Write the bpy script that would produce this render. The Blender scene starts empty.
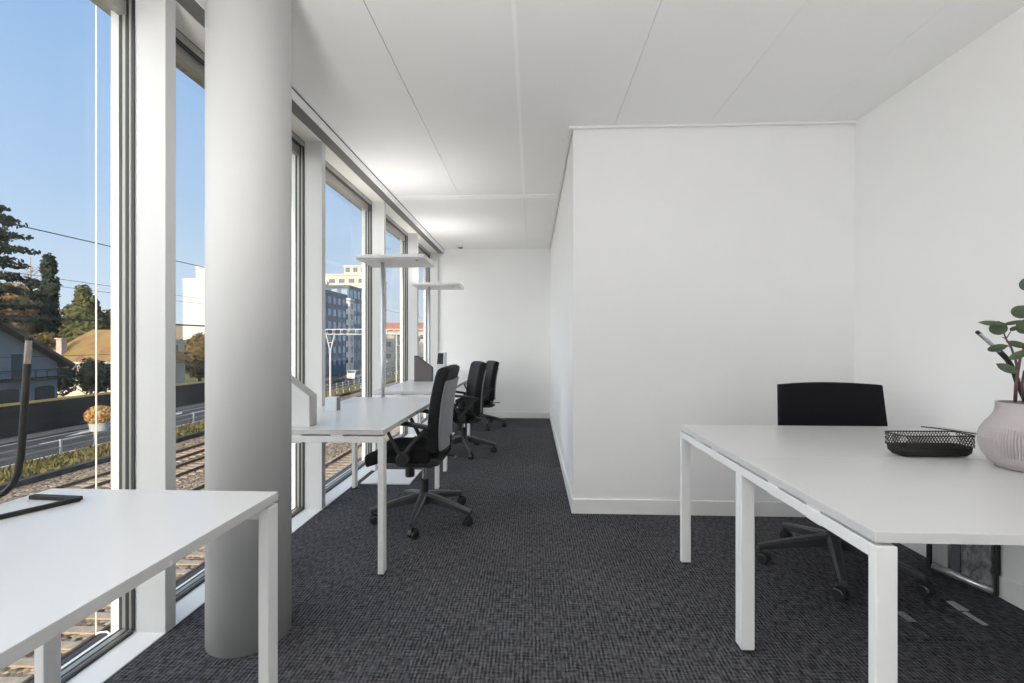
import bpy, bmesh, math, random
from mathutils import Vector, Matrix
R = random.Random(7)
C = bpy.context.scene.collection
D = bpy.data
PI = math.pi

# ------------------------------------------------------------------ materials
MATS = {}
def nodes_of(name):
    m = D.materials.new(name); m.use_nodes = True
    nt = m.node_tree
    return m, nt, nt.nodes['Principled BSDF']

def mat(name, col, rough=0.5, metal=0.0, spec=0.5, var=0.0, scale=30.0, bump=0.0, bscale=200.0, emit=None, estr=0.0, stretch=(1, 1, 1)):
    m, nt, b = nodes_of(name)
    b.inputs['Roughness'].default_value = rough
    b.inputs['Metallic'].default_value = metal
    b.inputs['Specular IOR Level'].default_value = spec
    b.inputs['Base Color'].default_value = (*col, 1)
    tc = nt.nodes.new('ShaderNodeTexCoord')
    mp = nt.nodes.new('ShaderNodeMapping'); mp.inputs['Scale'].default_value = stretch
    nt.links.new(tc.outputs['Object'], mp.inputs['Vector'])
    if var > 0:
        n = nt.nodes.new('ShaderNodeTexNoise'); n.inputs['Scale'].default_value = scale; n.inputs['Detail'].default_value = 4
        r = nt.nodes.new('ShaderNodeValToRGB')
        r.color_ramp.elements[0].position = 0.3; r.color_ramp.elements[1].position = 0.7
        r.color_ramp.elements[0].color = (*[c * (1 - var) for c in col], 1)
        r.color_ramp.elements[1].color = (*[min(1, c * (1 + var)) for c in col], 1)
        nt.links.new(mp.outputs[0], n.inputs['Vector']); nt.links.new(n.outputs['Fac'], r.inputs['Fac'])
        nt.links.new(r.outputs['Color'], b.inputs['Base Color'])
    if bump > 0:
        n2 = nt.nodes.new('ShaderNodeTexNoise'); n2.inputs['Scale'].default_value = bscale
        bp = nt.nodes.new('ShaderNodeBump'); bp.inputs['Strength'].default_value = bump; bp.inputs['Distance'].default_value = 0.002
        nt.links.new(mp.outputs[0], n2.inputs['Vector']); nt.links.new(n2.outputs['Fac'], bp.inputs['Height'])
        nt.links.new(bp.outputs[0], b.inputs['Normal'])
    if emit:
        b.inputs['Emission Color'].default_value = (*emit, 1); b.inputs['Emission Strength'].default_value = estr
    return m

def ramp_mat(name, cols, scale, rough=0.9, detail=6, bump=0.0, kind='noise', stretch=(1, 1, 1)):
    m, nt, b = nodes_of(name)
    b.inputs['Roughness'].default_value = rough; b.inputs['Specular IOR Level'].default_value = 0.15
    tc = nt.nodes.new('ShaderNodeTexCoord'); mp = nt.nodes.new('ShaderNodeMapping'); mp.inputs['Scale'].default_value = stretch
    nt.links.new(tc.outputs['Object'], mp.inputs['Vector'])
    if kind == 'voronoi':
        n = nt.nodes.new('ShaderNodeTexVoronoi'); n.inputs['Scale'].default_value = scale
        sep = nt.nodes.new('ShaderNodeSeparateColor'); nt.links.new(n.outputs['Color'], sep.inputs[0]); fac = sep.outputs[0]; hgt = n.outputs['Distance']
    else:
        n = nt.nodes.new('ShaderNodeTexNoise'); n.inputs['Scale'].default_value = scale; n.inputs['Detail'].default_value = detail
        fac = n.outputs['Fac']; hgt = fac
    nt.links.new(mp.outputs[0], n.inputs['Vector'])
    r = nt.nodes.new('ShaderNodeValToRGB'); el = r.color_ramp.elements
    lo, hi = (0.05, 0.95) if kind == 'voronoi' else (0.3, 0.7)
    while len(el) < len(cols): el.new(0.5)
    for i, c in enumerate(cols):
        el[i].position = lo + (hi - lo) * i / (len(cols) - 1); el[i].color = (*c, 1)
    nt.links.new(fac, r.inputs['Fac']); nt.links.new(r.outputs['Color'], b.inputs['Base Color'])
    if bump > 0:
        bp = nt.nodes.new('ShaderNodeBump'); bp.inputs['Strength'].default_value = 1; bp.inputs['Distance'].default_value = bump
        bp.invert = kind == 'voronoi'
        nt.links.new(hgt, bp.inputs['Height']); nt.links.new(bp.outputs[0], b.inputs['Normal'])
    return m

def glass_mat(name, tint=(0.97, 0.985, 0.98), ior=1.45):
    m = D.materials.new(name); m.use_nodes = True; nt = m.node_tree; nt.nodes.clear()
    o = nt.nodes.new('ShaderNodeOutputMaterial'); mx = nt.nodes.new('ShaderNodeMixShader')
    t = nt.nodes.new('ShaderNodeBsdfTransparent'); t.inputs[0].default_value = (*tint, 1)
    g = nt.nodes.new('ShaderNodeBsdfGlossy'); g.inputs['Roughness'].default_value = 0.0
    f = nt.nodes.new('ShaderNodeLayerWeight'); f.inputs[0].default_value = .5      # Schlick reflectance, the same from both sides
    pw = nt.nodes.new('ShaderNodeMath'); pw.operation = 'POWER'; pw.inputs[1].default_value = 5
    ma = nt.nodes.new('ShaderNodeMath'); ma.operation = 'MULTIPLY_ADD'; ma.inputs[1].default_value = .6; ma.inputs[2].default_value = .02 * ior / 1.45
    nt.links.new(f.outputs['Facing'], pw.inputs[0]); nt.links.new(pw.outputs[0], ma.inputs[0])
    nt.links.new(ma.outputs[0], mx.inputs[0]); nt.links.new(t.outputs[0], mx.inputs[1]); nt.links.new(g.outputs[0], mx.inputs[2])
    nt.links.new(mx.outputs[0], o.inputs[0])
    return m

def carpet_mat():
    m, nt, b = nodes_of('carpet')
    b.inputs['Roughness'].default_value = 0.95; b.inputs['Specular IOR Level'].default_value = 0.1
    tc = nt.nodes.new('ShaderNodeTexCoord')
    def ns(sc, scale, det=2):
        mp = nt.nodes.new('ShaderNodeMapping'); mp.inputs['Scale'].default_value = sc
        n = nt.nodes.new('ShaderNodeTexNoise'); n.inputs['Scale'].default_value = scale; n.inputs['Detail'].default_value = det
        nt.links.new(tc.outputs['Object'], mp.inputs['Vector']); nt.links.new(mp.outputs[0], n.inputs['Vector'])
        return n.outputs['Fac']
    a = ns((1, .22, 1), 110); c = ns((.25, 1, 1), 120); e = ns((1, 1, 1), 330); g = ns((1, 1, 1), 2.5)
    def mx(x, y, op='MAXIMUM'):
        k = nt.nodes.new('ShaderNodeMath'); k.operation = op
        for i, q in enumerate((x, y)):
            if isinstance(q, float): k.inputs[i].default_value = q
            else: nt.links.new(q, k.inputs[i])
        return k.outputs[0]
    wv = nt.nodes.new('ShaderNodeTexWave'); wv.wave_type = 'BANDS'; wv.bands_direction = 'X'
    wv.inputs['Scale'].default_value = 21; wv.inputs['Distortion'].default_value = .8; wv.inputs['Detail'].default_value = 1; wv.inputs['Detail Scale'].default_value = 3
    nt.links.new(tc.outputs['Object'], wv.inputs['Vector'])
    wy = nt.nodes.new('ShaderNodeTexWave'); wy.wave_type = 'BANDS'; wy.bands_direction = 'Y'
    wy.inputs['Scale'].default_value = 17; wy.inputs['Distortion'].default_value = 1.2; wy.inputs['Detail'].default_value = 1; wy.inputs['Detail Scale'].default_value = 3
    nt.links.new(tc.outputs['Object'], wy.inputs['Vector'])
    s = mx(mx(mx(a, 1.5, 'MULTIPLY'), mx(c, 1.0, 'MULTIPLY'), 'ADD'), mx(e, .7, 'MULTIPLY'), 'ADD')
    s = mx(s, mx(wv.outputs['Fac'], .34, 'MULTIPLY'), 'ADD'); s = mx(s, mx(wy.outputs['Fac'], .14, 'MULTIPLY'), 'ADD')
    s = mx(mx(s, mx(g, 0.25, 'MULTIPLY'), 'ADD'), 0.254, 'MULTIPLY')
    r = nt.nodes.new('ShaderNodeValToRGB'); el = r.color_ramp.elements
    el[0].position = .41; el[0].color = (.019, .019, .022, 1); el[1].position = .63; el[1].color = (.158, .156, .168, 1)
    nt.links.new(s, r.inputs['Fac']); nt.links.new(r.outputs['Color'], b.inputs['Base Color'])
    bp = nt.nodes.new('ShaderNodeBump'); bp.inputs['Strength'].default_value = .6; bp.inputs['Distance'].default_value = .004
    nt.links.new(s, bp.inputs['Height']); nt.links.new(bp.outputs[0], b.inputs['Normal'])
    return m

M = MATS
M['wall'] = mat('wall_paint', (.87, .87, .87), .75, spec=.25, var=.008, scale=4, bump=.08, bscale=260)
M['ceiling'] = mat('ceiling_panel', (.88, .88, .875), .7, spec=.3, var=.006, scale=3)
M['trim_bright'] = mat('bright_joint_strip', (.95, .95, .945), .5, var=.004, scale=5)
M['trim_white'] = mat('white_trim', (.84, .84, .835), .45, var=.006, scale=5)
M['seam'] = mat('seam_dark', (.12, .12, .12), .9, var=.1)
M['carpet'] = carpet_mat()
M['desk_top'] = mat('white_laminate', (.62, .62, .62), .30, spec=.5, var=.006, scale=3, bump=.02, bscale=400)
M['desk_metal'] = mat('white_powder_coat', (.82, .82, .82), .4, var=.008, scale=8, bump=.03, bscale=500)
M['pilaster'] = mat('white_anodised', (.63, .63, .625), .45, spec=.4, var=.012, scale=2, stretch=(6, 6, .3))
M['frame'] = mat('window_profile', (.36, .355, .325), .4, metal=.3, var=.05, scale=3)
M['gasket'] = mat('rubber_gasket', (.025, .026, .03), .5, var=.1)
M['fin'] = mat('outer_fin', (.72, .72, .69), .45, var=.02, scale=4)
M['lintel'] = mat('outer_lintel', (.30, .27, .23), .8, var=.25, scale=40)
M['slot'] = mat('slot_shade_grey', (.17, .165, .16), .6, metal=.2, var=.08, scale=300)  # shade below the downstand is put into this colour
M['soffit'] = mat('soffit', (.80, .78, .74), .7, var=.02, scale=120)
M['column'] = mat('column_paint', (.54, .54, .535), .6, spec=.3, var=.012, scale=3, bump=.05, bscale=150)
M['black_fabric'] = mat('black_fabric', (.012, .012, .013), .85, spec=.2, var=.25, scale=350, bump=.3, bscale=700)
M['black_leather'] = mat('black_leatherette', (.010, .010, .011), .65, spec=.28, var=.15, scale=40, bump=.15, bscale=300)
M['black_mesh'] = mat('black_mesh_cloth', (.008, .008, .011), .8, spec=.15, var=.3, scale=500, bump=.2, bscale=800)
M['black_plastic'] = mat('black_plastic', (.018, .018, .019), .45, var=.1, scale=30)
M['grey_shell'] = mat('grey_plastic_shell', (.20, .20, .21), .5, var=.04, scale=20, bump=.05, bscale=500)
M['grey_metal'] = mat('grey_painted_metal', (.075, .075, .078), .33, metal=.3, var=.05, scale=15)
M['dark_base'] = mat('dark_nylon', (.05, .05, .053), .4, var=.1, scale=15)
M['chrome'] = mat('chrome', (.75, .75, .76), .12, metal=1, var=.02)
M['wheel'] = mat('caster_rubber', (.022, .022, .023), .35, var=.1)
M['lamp_white'] = mat('lamp_housing', (.80, .80, .80), .4, var=.01)
M['lamp_grey'] = mat('lamp_pole_grey', (.62, .63, .65), .35, metal=.5, var=.03)
M['diffuser'] = mat('lamp_diffuser', (.9, .9, .88), .4, var=.01, emit=(1, .97, .93), estr=6.0)
M['black_metal'] = mat('black_powder_metal', (.008, .0075, .0075), .6, var=.1, scale=60)
M['clear_tip'] = mat('frosted_tip', (.26, .22, .185), .25, var=.12, scale=25)
M['screen_mauve'] = mat('mauve_grey_felt', (.155, .142, .145), .9, spec=.1, var=.08, scale=120, bump=.2)
M['screen_white'] = mat('white_screen', (.78, .78, .78), .5, var=.01)
M['screen_edge'] = mat('grey_screen_edge', (.46, .46, .45), .55, var=.02)
M['pale_blue_grey'] = mat('pale_grey_box', (.56, .60, .65), .4, var=.02)
M['mid_grey'] = mat('mid_grey_plastic', (.22, .23, .25), .45, var=.04)
M['vase'] = mat('mauve_ceramic', (.44, .395, .405), .55, spec=.35, var=.03, scale=9, bump=.08, bscale=120)
M['vase_in'] = mat('vase_inside', (.16, .13, .13), .8, var=.05)
M['leaf'] = ramp_mat('eucalyptus_leaf', [(.040, .058, .036), (.072, .094, .055), (.115, .14, .085)], 22, .55)
M['stem'] = mat('plum_stem', (.105, .05, .06), .6, var=.2, scale=50)
M['wire'] = mat('black_wire', (.012, .012, .013), .4, var=.1)
M['clear_film'] = glass_mat('clear_plastic_film', (.72, .72, .73), 1.5)
M['film_cloudy'] = mat('crumpled_film', (.42, .42, .43), .15, var=.6, scale=14, bump=1.0, bscale=22)
M['silver_tube'] = mat('silver_tube', (.72, .72, .73), .2, metal=.7, var=.1)
M['tag'] = mat('pale_grey_tab', (.42, .42, .42), .6, var=.25, scale=120)
M['glass'] = glass_mat('window_glass')

# outside
M['ballast'] = ramp_mat('ballast_stone', [(.10, .07, .045), (.34, .24, .15), (.56, .42, .28), (.22, .16, .11)], 7.5, .95, bump=.10, kind='voronoi')
M['sleeper'] = ramp_mat('concrete_sleeper', [(.38, .29, .20), (.52, .41, .29)], 6, .9)
M['rail'] = mat('rusty_rail', (.13, .08, .05), .6, metal=.3, var=.3, scale=4)
M['verge'] = ramp_mat('dry_grass_ground', [(.07, .08, .02), (.20, .19, .05), (.30, .25, .08), (.12, .11, .04)], .9, .95, bump=.06)
M['grass'] = ramp_mat('grass_blade', [(.07, .065, .022), (.17, .14, .05), (.27, .21, .09)], .8, .9)
M['asphalt'] = ramp_mat('asphalt', [(.060, .052, .048), (.10, .088, .08)], 1.3, .9)
M['pavement'] = ramp_mat('pavement', [(.16, .135, .115), (.21, .18, .155)], 2, .9)
M['road_paint_sunlight'] = mat('road_paint_sunlight', (.75, .72, .66), .7, var=.1, scale=2)  # also carries the sunlit patches drawn on the road
M['kerb'] = ramp_mat('kerb_stone', [(.05, .045, .04), (.10, .09, .08)], 2, .95)
M['noise_wall'] = ramp_mat('dark_timber_wall', [(.030, .026, .024), (.052, .045, .040)], 1.5, .9, stretch=(1, .3, 6))
M['wall_cap'] = mat('sunlit_capping', (.55, .36, .10), .7, var=.12, scale=1.5)  # low sun on the wall top is put into this yellow
M['galv'] = mat('galvanised_steel', (.42, .41, .40), .45, metal=.5, var=.1, scale=3)
M['post_white'] = mat('white_post', (.55, .53, .50), .6, var=.06)
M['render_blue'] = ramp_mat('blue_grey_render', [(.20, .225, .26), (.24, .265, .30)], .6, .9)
M['roof_dark'] = ramp_mat('dark_roof_tile', [(.09, .075, .065), (.13, .11, .095)], 2.5, .9, stretch=(1, 1, 6))
M['roof_tan'] = ramp_mat('mossy_tan_tile', [(.20, .10, .05), (.28, .16, .075), (.27, .19, .06), (.34, .19, .10)], .55, .95)
M['roof_red'] = ramp_mat('red_roof_tile', [(.36, .12, .07), (.46, .18, .11)], 1, .9)
M['shutter'] = mat('green_shutter', (.035, .065, .065), .6, var=.15)
M['dark_opening'] = mat('dark_opening', (.03, .032, .036), .5, var=.2)
M['wood_dark'] = ramp_mat('dark_wood', [(.05, .038, .03), (.09, .07, .055)], 2, .8)
M['chimney'] = ramp_mat('chimney_render', [(.40, .33, .28), (.52, .44, .38)], 2, .9)
M['cream'] = ramp_mat('cream_render', [(.56, .49, .40), (.64, .57, .47)], .12, .9)
M['white_render'] = ramp_mat('white_render', [(.58, .555, .525), (.62, .60, .57)], .2, .9)
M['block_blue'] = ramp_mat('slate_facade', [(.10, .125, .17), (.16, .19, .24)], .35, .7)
M['pane'] = mat('distant_pane', (.09, .115, .15), .12, spec=.8, var=.2, scale=.6)
M['pane_blue'] = mat('bluish_pane', (.25, .36, .46), .15, spec=.8, var=.2, scale=.6)
M['leaf_dark'] = ramp_mat('dark_conifer', [(.016, .024, .016), (.04, .05, .028), (.07, .075, .04)], .5, .9)
M['leaf_green'] = ramp_mat('olive_foliage', [(.05, .06, .02), (.11, .115, .04), (.17, .15, .06)], .35, .9)
M['leaf_brown'] = ramp_mat('autumn_foliage', [(.14, .085, .04), (.26, .16, .07), (.35, .23, .12)], .35, .9)
M['leaf_orange'] = ramp_mat('orange_foliage', [(.42, .22, .07), (.62, .36, .13), (.78, .50, .22)], 2.2, .9)
M['leaf_mixed'] = ramp_mat('mixed_foliage', [(.06, .065, .025), (.22, .15, .06), (.10, .10, .04)], .3, .9)
M['bark'] = ramp_mat('bark', [(.10, .07, .05), (.18, .13, .10)], 3, .95)
M['twig'] = ramp_mat('bare_twig', [(.30, .22, .18), (.42, .32, .27)], 1, .95)
M['hill'] = ramp_mat('wooded_hill', [(.16, .12, .08), (.28, .21, .14), (.20, .20, .10)], .06, .95)
M['car_dark'] = mat('dark_car_paint', (.03, .025, .028), .2, spec=.6, var=.1)
M['car_white'] = mat('white_car_paint', (.75, .73, .70), .25, var=.03)
M['headlight'] = mat('headlight', (.9, .88, .85), .1, var=.02)
M['cable_pale'] = mat('pale_cable', (.74, .70, .62), .4, var=.03)

# ------------------------------------------------------------------ geometry helpers
def box(bm, x0, x1, y0, y1, z0, z1):
    v = [bm.verts.new((x, y, z)) for x in (x0, x1) for y in (y0, y1) for z in (z0, z1)]
    for f in ((0, 1, 3, 2), (4, 6, 7, 5), (0, 4, 5, 1), (2, 3, 7, 6), (0, 2, 6, 4), (1, 5, 7, 3)):
        bm.faces.new([v[i] for i in f])

def prism(bm, pts, axis, a, b):
    """extrude a 2-D outline along an axis"""
    def P(p, t):
        if axis == 'x': return (t, p[0], p[1])
        if axis == 'y': return (p[0], t, p[1])
        return (p[0], p[1], t)
    A = [bm.verts.new(P(p, a)) for p in pts]; B = [bm.verts.new(P(p, b)) for p in pts]
    n = len(pts)
    bm.faces.new(A); bm.faces.new(B[::-1])
    for i in range(n): bm.faces.new((A[i], B[i], B[(i + 1) % n], A[(i + 1) % n]))

def frame_of(t):
    t = t.normalized()
    u = Vector((0, 0, 1)) if abs(t.z) < .95 else Vector((1, 0, 0))
    s = t.cross(u).normalized(); n = s.cross(t).normalized()
    return s, n

def tube(bm, pts, r, seg=10, flat=1.0, caps=True):
    """sweep a circle (or an ellipse, flat = height/width) along points; r may be a list"""
    pts = [Vector(p) for p in pts]; n = len(pts)
    rs = r if isinstance(r, (list, tuple)) else [r] * n
    rings = []; s = None
    for i, p in enumerate(pts):
        t = (pts[min(i + 1, n - 1)] - pts[max(i - 1, 0)]).normalized()
        if s is None: s, nn = frame_of(t)
        else:                                   # carry the frame along so the tube never twists
            s = (s - t * s.dot(t)).normalized(); nn = s.cross(t).normalized()
        rings.append([bm.verts.new(p + (s * math.cos(a) + nn * math.sin(a) * flat) * rs[i]) for a in [2 * PI * k / seg for k in range(seg)]])
    for i in range(n - 1):
        for k in range(seg):
            bm.faces.new((rings[i][k], rings[i][(k + 1) % seg], rings[i + 1][(k + 1) % seg], rings[i + 1][k]))
    if caps: bm.faces.new(rings[0][::-1]); bm.faces.new(rings[-1])

def bar(bm, p, q, w, h, up=(0, 0, 1)):
    """rectangular bar between two points"""
    p, q = Vector(p), Vector(q); t = (q - p).normalized()
    s = t.cross(Vector(up))
    if s.length < 1e-4: s = t.cross(Vector((1, 0, 0)))
    s.normalize(); n = s.cross(t).normalized()
    A = [bm.verts.new(p + s * a * w / 2 + n * b * h / 2) for a, b in ((-1, -1), (1, -1), (1, 1), (-1, 1))]
    B = [bm.verts.new(q + s * a * w / 2 + n * b * h / 2) for a, b in ((-1, -1), (1, -1), (1, 1), (-1, 1))]
    bm.faces.new(A); bm.faces.new(B[::-1])
    for i in range(4): bm.faces.new((A[i], B[i], B[(i + 1) % 4], A[(i + 1) % 4]))

def ribbon(bm, pts, w, h, side=(0, 1, 0)):
    """flat strip of rectangular section along points; side = width direction"""
    pts = [Vector(p) for p in pts]; n = len(pts); S = Vector(side).normalized(); rings = []
    for i, p in enumerate(pts):
        t = (pts[min(i + 1, n - 1)] - pts[max(i - 1, 0)]).normalized(); nn = S.cross(t).normalized()
        rings.append([bm.verts.new(p + S * a * w / 2 + nn * b * h / 2) for a, b in ((-1, -1), (1, -1), (1, 1), (-1, 1))])
    for i in range(n - 1):
        for k in range(4): bm.faces.new((rings[i][k], rings[i][(k + 1) % 4], rings[i + 1][(k + 1) % 4], rings[i + 1][k]))
    bm.faces.new(rings[0][::-1]); bm.faces.new(rings[-1])

def lathe(bm, prof, cx=0, cy=0, seg=32, rib=None):
    rings = []
    for r, z in prof:
        ring = []
        for k in range(seg):
            a = 2 * PI * k / seg
            rr = r + (rib(k, r, z) if rib else 0)
            ring.append(bm.verts.new((cx + rr * math.cos(a), cy + rr * math.sin(a), z)))
        rings.append(ring)
    for i in range(len(prof) - 1):
        for k in range(seg): bm.faces.new((rings[i][k], rings[i][(k + 1) % seg], rings[i + 1][(k + 1) % seg], rings[i + 1][k]))
    bm.faces.new(rings[0][::-1]); bm.faces.new(rings[-1])

def slab(bm, nu, nv, front, back):
    """closed pad between two parametric surfaces"""
    F = [[bm.verts.new(front(i / nu, j / nv)) for j in range(nv + 1)] for i in range(nu + 1)]
    B = [[bm.verts.new(back(i / nu, j / nv)) for j in range(nv + 1)] for i in range(nu + 1)]
    for i in range(nu):
        for j in range(nv):
            bm.faces.new((F[i][j], F[i + 1][j], F[i + 1][j + 1], F[i][j + 1]))
            bm.faces.new((B[i][j], B[i][j + 1], B[i + 1][j + 1], B[i + 1][j]))
    for i in range(nu):
        bm.faces.new((F[i][0], B[i][0], B[i + 1][0], F[i + 1][0])); bm.faces.new((F[i][nv], F[i + 1][nv], B[i + 1][nv], B[i][nv]))
    for j in range(nv):
        bm.faces.new((F[0][j], F[0][j + 1], B[0][j + 1], B[0][j])); bm.faces.new((F[nu][j], B[nu][j], B[nu][j + 1], F[nu][j + 1]))

def blob(bm, c, r, sub=2, jit=.12, rnd=None):
    rnd = rnd or R
    g = bmesh.ops.create_icosphere(bm, subdivisions=sub, radius=1.0)
    for v in g['verts']:
        k = 1 + rnd.uniform(-jit, jit)
        v.co = Vector((c[0] + v.co.x * r[0] * k, c[1] + v.co.y * r[1] * k, c[2] + v.co.z * r[2] * k))

def obj(name, bm, m, parent=None, bevel=0.0, seg=2, smooth=False, label=None, subsurf=0):
    bmesh.ops.recalc_face_normals(bm, faces=bm.faces[:])
    me = D.meshes.new(name); bm.to_mesh(me); bm.free()
    ms = m if isinstance(m, (list, tuple)) else [m]
    for q in ms: me.materials.append(MATS[q])
    o = D.objects.new(name, me); C.objects.link(o)
    if parent: o.parent = parent
    if smooth:
        for p in me.polygons: p.use_smooth = True
    if bevel > 0:
        b = o.modifiers.new('bevel', 'BEVEL'); b.width = bevel; b.segments = seg; b.limit_method = 'ANGLE'; b.angle_limit = math.radians(40)
        b.harden_normals = False
    if subsurf:
        s = o.modifiers.new('sub', 'SUBSURF'); s.levels = subsurf; s.render_levels = subsurf
    if label: o['label'] = label
    return o

def NB(): return bmesh.new()
def tag(o, label, cat, group=None, kind=None):
    o['label'] = label; o['category'] = cat
    if group: o['group'] = group
    if kind: o['kind'] = kind
    return o
def thing(name, label, cat, loc=(0, 0, 0), rz=0, group=None):
    o = D.objects.new(name, None); C.objects.link(o); o.empty_display_size = .1
    o.location = loc; o.rotation_euler = (0, 0, rz)
    return tag(o, label, cat, group)
def struct(name, bm, m, parent=None, **k):
    o = obj(name, bm, m, parent, **k)
    if not parent: o['kind'] = 'structure'
    return o
def copy_tree(o, parent=None):
    c = o.copy(); C.objects.link(c)
    if parent: c.parent = parent
    for ch in list(o.children): copy_tree(ch, c)
    return c

# ------------------------------------------------------------------ the room
XW, XR, YB, YP, XP, YN, ZC = -1.475, 2.16, 7.20, 3.185, 0.284, -4.4, 2.652
XF0, XF1, XO = -1.602, -1.665, -1.70     # window profile inner face, glass line, outer edge of fins
PY = [(1.79 + 1.37 * k, 1.845 + 1.37 * k) for k in range(-4, 4)] + [(7.155, 7.2)]
PY[5] = (3.173, 3.228); PY[6] = (4.535, 4.59); PY[7] = (5.865, 5.92)

b = NB(); box(b, XW, XR + .1, YN - .1, YB + .1, -.12, 0); struct('floor', b, 'carpet')
# ceiling: panels with open joints, a dark backing above them
b = NB()
xs = [-1.375, -.728, -.105]; g = .0035
def panel(x0, x1, y0, y1):
    g = .0026 if x1 == -.728 else (.0012 if x0 < .57 else .0007)
    box(b, x0 + g, x1 - g, y0 + .001, y1 - .001, ZC, ZC + .03)
cols = [(-1.382, -.728), (-.728, -.0885), (-.0715, .56), (.56, 1.19), (1.19, 1.82), (1.82, XR + .05)]
for x0, x1 in cols:
    y1 = 4.575 if x1 <= .57 else YP + .05
    panel(x0, x1, YN, y1)
for x0, x1 in [(-1.382, -.08), (-.08, .56)]: panel(x0, x1, 4.685, YB + .02)
struct('ceiling', b, 'ceiling')
b = NB(); box(b, -1.39, XR + .1, YN - .1, YB + .1, ZC + .032, ZC + .25); struct('ceiling_backing', b, 'seam')
b = NB(); box(b, -.090, -.070, YN, 4.575, ZC - .002, ZC + .03); box(b, -1.375, .56, 4.577, 4.683, ZC - .006, ZC + .03)
struct('trim_1', b, 'trim_bright')

b = NB(); box(b, XR, XR + .12, YN - .1, YP, 0, ZC + .03); struct('wall_right', b, 'wall')
b = NB(); box(b, XP, XR + .12, YP, YB + .1, 0, ZC + .03); struct('wall_partition', b, 'wall')
b = NB(); box(b, -1.66, XP, YB, YB + .12, 0, ZC + .03); struct('wall_back', b, 'wall')
b = NB(); box(b, -1.66, XR + .12, YN - .12, YN, 0, ZC + .03); struct('wall_rear', b, 'wall')
def baseboard(name, x0, x1, y0, y1):
    b = NB(); box(b, x0, x1, y0, y1, 0, .1); struct(name, b, 'trim_white', bevel=.003)
baseboard('baseboard_right', XR - .012, XR, YN, YP - .012)
baseboard('baseboard_partition_front', XP - .012, XR, YP - .012, YP)
baseboard('baseboard_partition_side', XP - .012, XP, YP, YB - .012)
baseboard('baseboard_back', XW + .02, XP, YB - .012, YB)
# shadow-gap profile where the partition meets the ceiling
b = NB()
box(b, XP - .034, XP - .010, YP - .034, YB, ZC - .016, ZC)
box(b, XP - .010, XR, YP - .034, YP - .012, ZC - .016, ZC)
struct('trim_2', b, 'trim_white', bevel=.002)

# window wall
b = NB(); box(b, XF0 - .03, XW, YN, YB, -.12, .003); struct('trim_3', b, 'trim_white', bevel=.003)       # low sill ledge
b = NB()
prism(b, [(-1.394, 2.588), (-1.386, 2.588), (-1.386, 2.643), (-1.394, 2.643)], 'y', YN, YB)
struct('trim_4', b, 'trim_white')                                                                       # white lip of the downstand
b = NB()
box(b, -1.478, -1.393, YN, YB, 2.592, 2.66)
struct('trim_5', b, 'slot')                                                                             # underside of the downstand, its shade put into the dark grey
b = NB(); box(b, -1.665, -1.477, YN, YB, 2.588, 2.80); box(b, -1.48, -1.372, YN, YB, 2.66, 2.80); struct('trim_6', b, 'soffit')
b = NB(); box(b, -1.735, XF1 - .02, YN - 1, YB + 1, 2.515, 3.3); struct('trim_7', b, 'lintel')           # outside blind box
b = NB(); box(b, -1.705, XF1 - .001, YN - 1, YB + 1, -.5, -.004); struct('trim_8', b, 'fin')
b = NB(); box(b, -1.735, -1.706, YN - 1, YB + 1, -.5, -.004); struct('trim_9', b, 'gasket')           # slab edge outside
for i, (y0, y1) in enumerate(PY):
    b = NB(); box(b, XF0, XW, y0, y1, 0, 2.592)
    struct('trim_%d' % (10 + i), b, 'pilaster', bevel=.002)
    f = NB(); box(f, XO, XF1 + .002, y0 - .004, y1 + .004, -.1, 2.53)
    struct('trim_%d' % (30 + i), f, 'fin', bevel=.001)
for i in range(len(PY) - 1):
    y0, y1 = PY[i][1], PY[i + 1][0]
    w = D.objects.new('window_%d' % (i + 1), None); C.objects.link(w); w['kind'] = 'structure'
    w.location = (XF1, (y0 + y1) / 2, 0)
    h = (y1 - y0) / 2; dx0, dx1 = 0, XF0 - XF1
    b = NB()
    for s in (-1, 1):                       # jambs, stepped
        a0, a1 = sorted((s * h, s * (h - .006))); box(b, dx0, dx1 - .012, a0, a1, .018, 2.585)
        a0, a1 = sorted((s * h, s * (h - .004))); box(b, dx1 - .022, dx1, a0, a1, .018, 2.585)
    box(b, dx0, dx1 - .012, -h, h, -.004, .016); box(b, dx1 - .022, dx1, -h, h, -.004, .010)
    box(b, dx0, dx1 - .03, -h, h, 2.49, 2.595); box(b, dx1 - .03, dx1, -h, h, 2.552, 2.595)
    obj('frame', b, 'frame', w, bevel=.0015)
    b = NB()
    for s in (-1, 1):
        for xa, xb, t in ((dx1 - .010, dx1 + .002, .0052), (dx1 - .034, dx1 - .020, .0072), (dx0 + .002, dx0 + .014, .0076)):
            a0, a1 = sorted((s * (h - .001), s * (h - t))); box(b, xa, xb, a0, a1, .012, 2.594)
    for xa, xb, z0, z1 in ((dx1 - .006, dx1 + .002, 0, .0115), (dx1 - .026, dx1 - .018, 0, .0172), (dx0 + .006, dx0 + .012, 0, .0178)):
        box(b, xa, xb, -h + .01, h - .01, z0, z1)
    for xa, xb, z0 in ((dx1 - .003, dx1 + .003, 2.586), (dx1 - .014, dx1 - .006, 2.549), (dx1 - .034, dx1 - .022, 2.549)):
        box(b, xa, xb, -h + .01, h - .01, z0, 2.594)
    obj('gasket', b, 'gasket', w)
    b = NB(); box(b, .016, .024, -h + .003, h - .003, .014, 2.50); obj('pane', b, 'glass', w)

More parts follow.
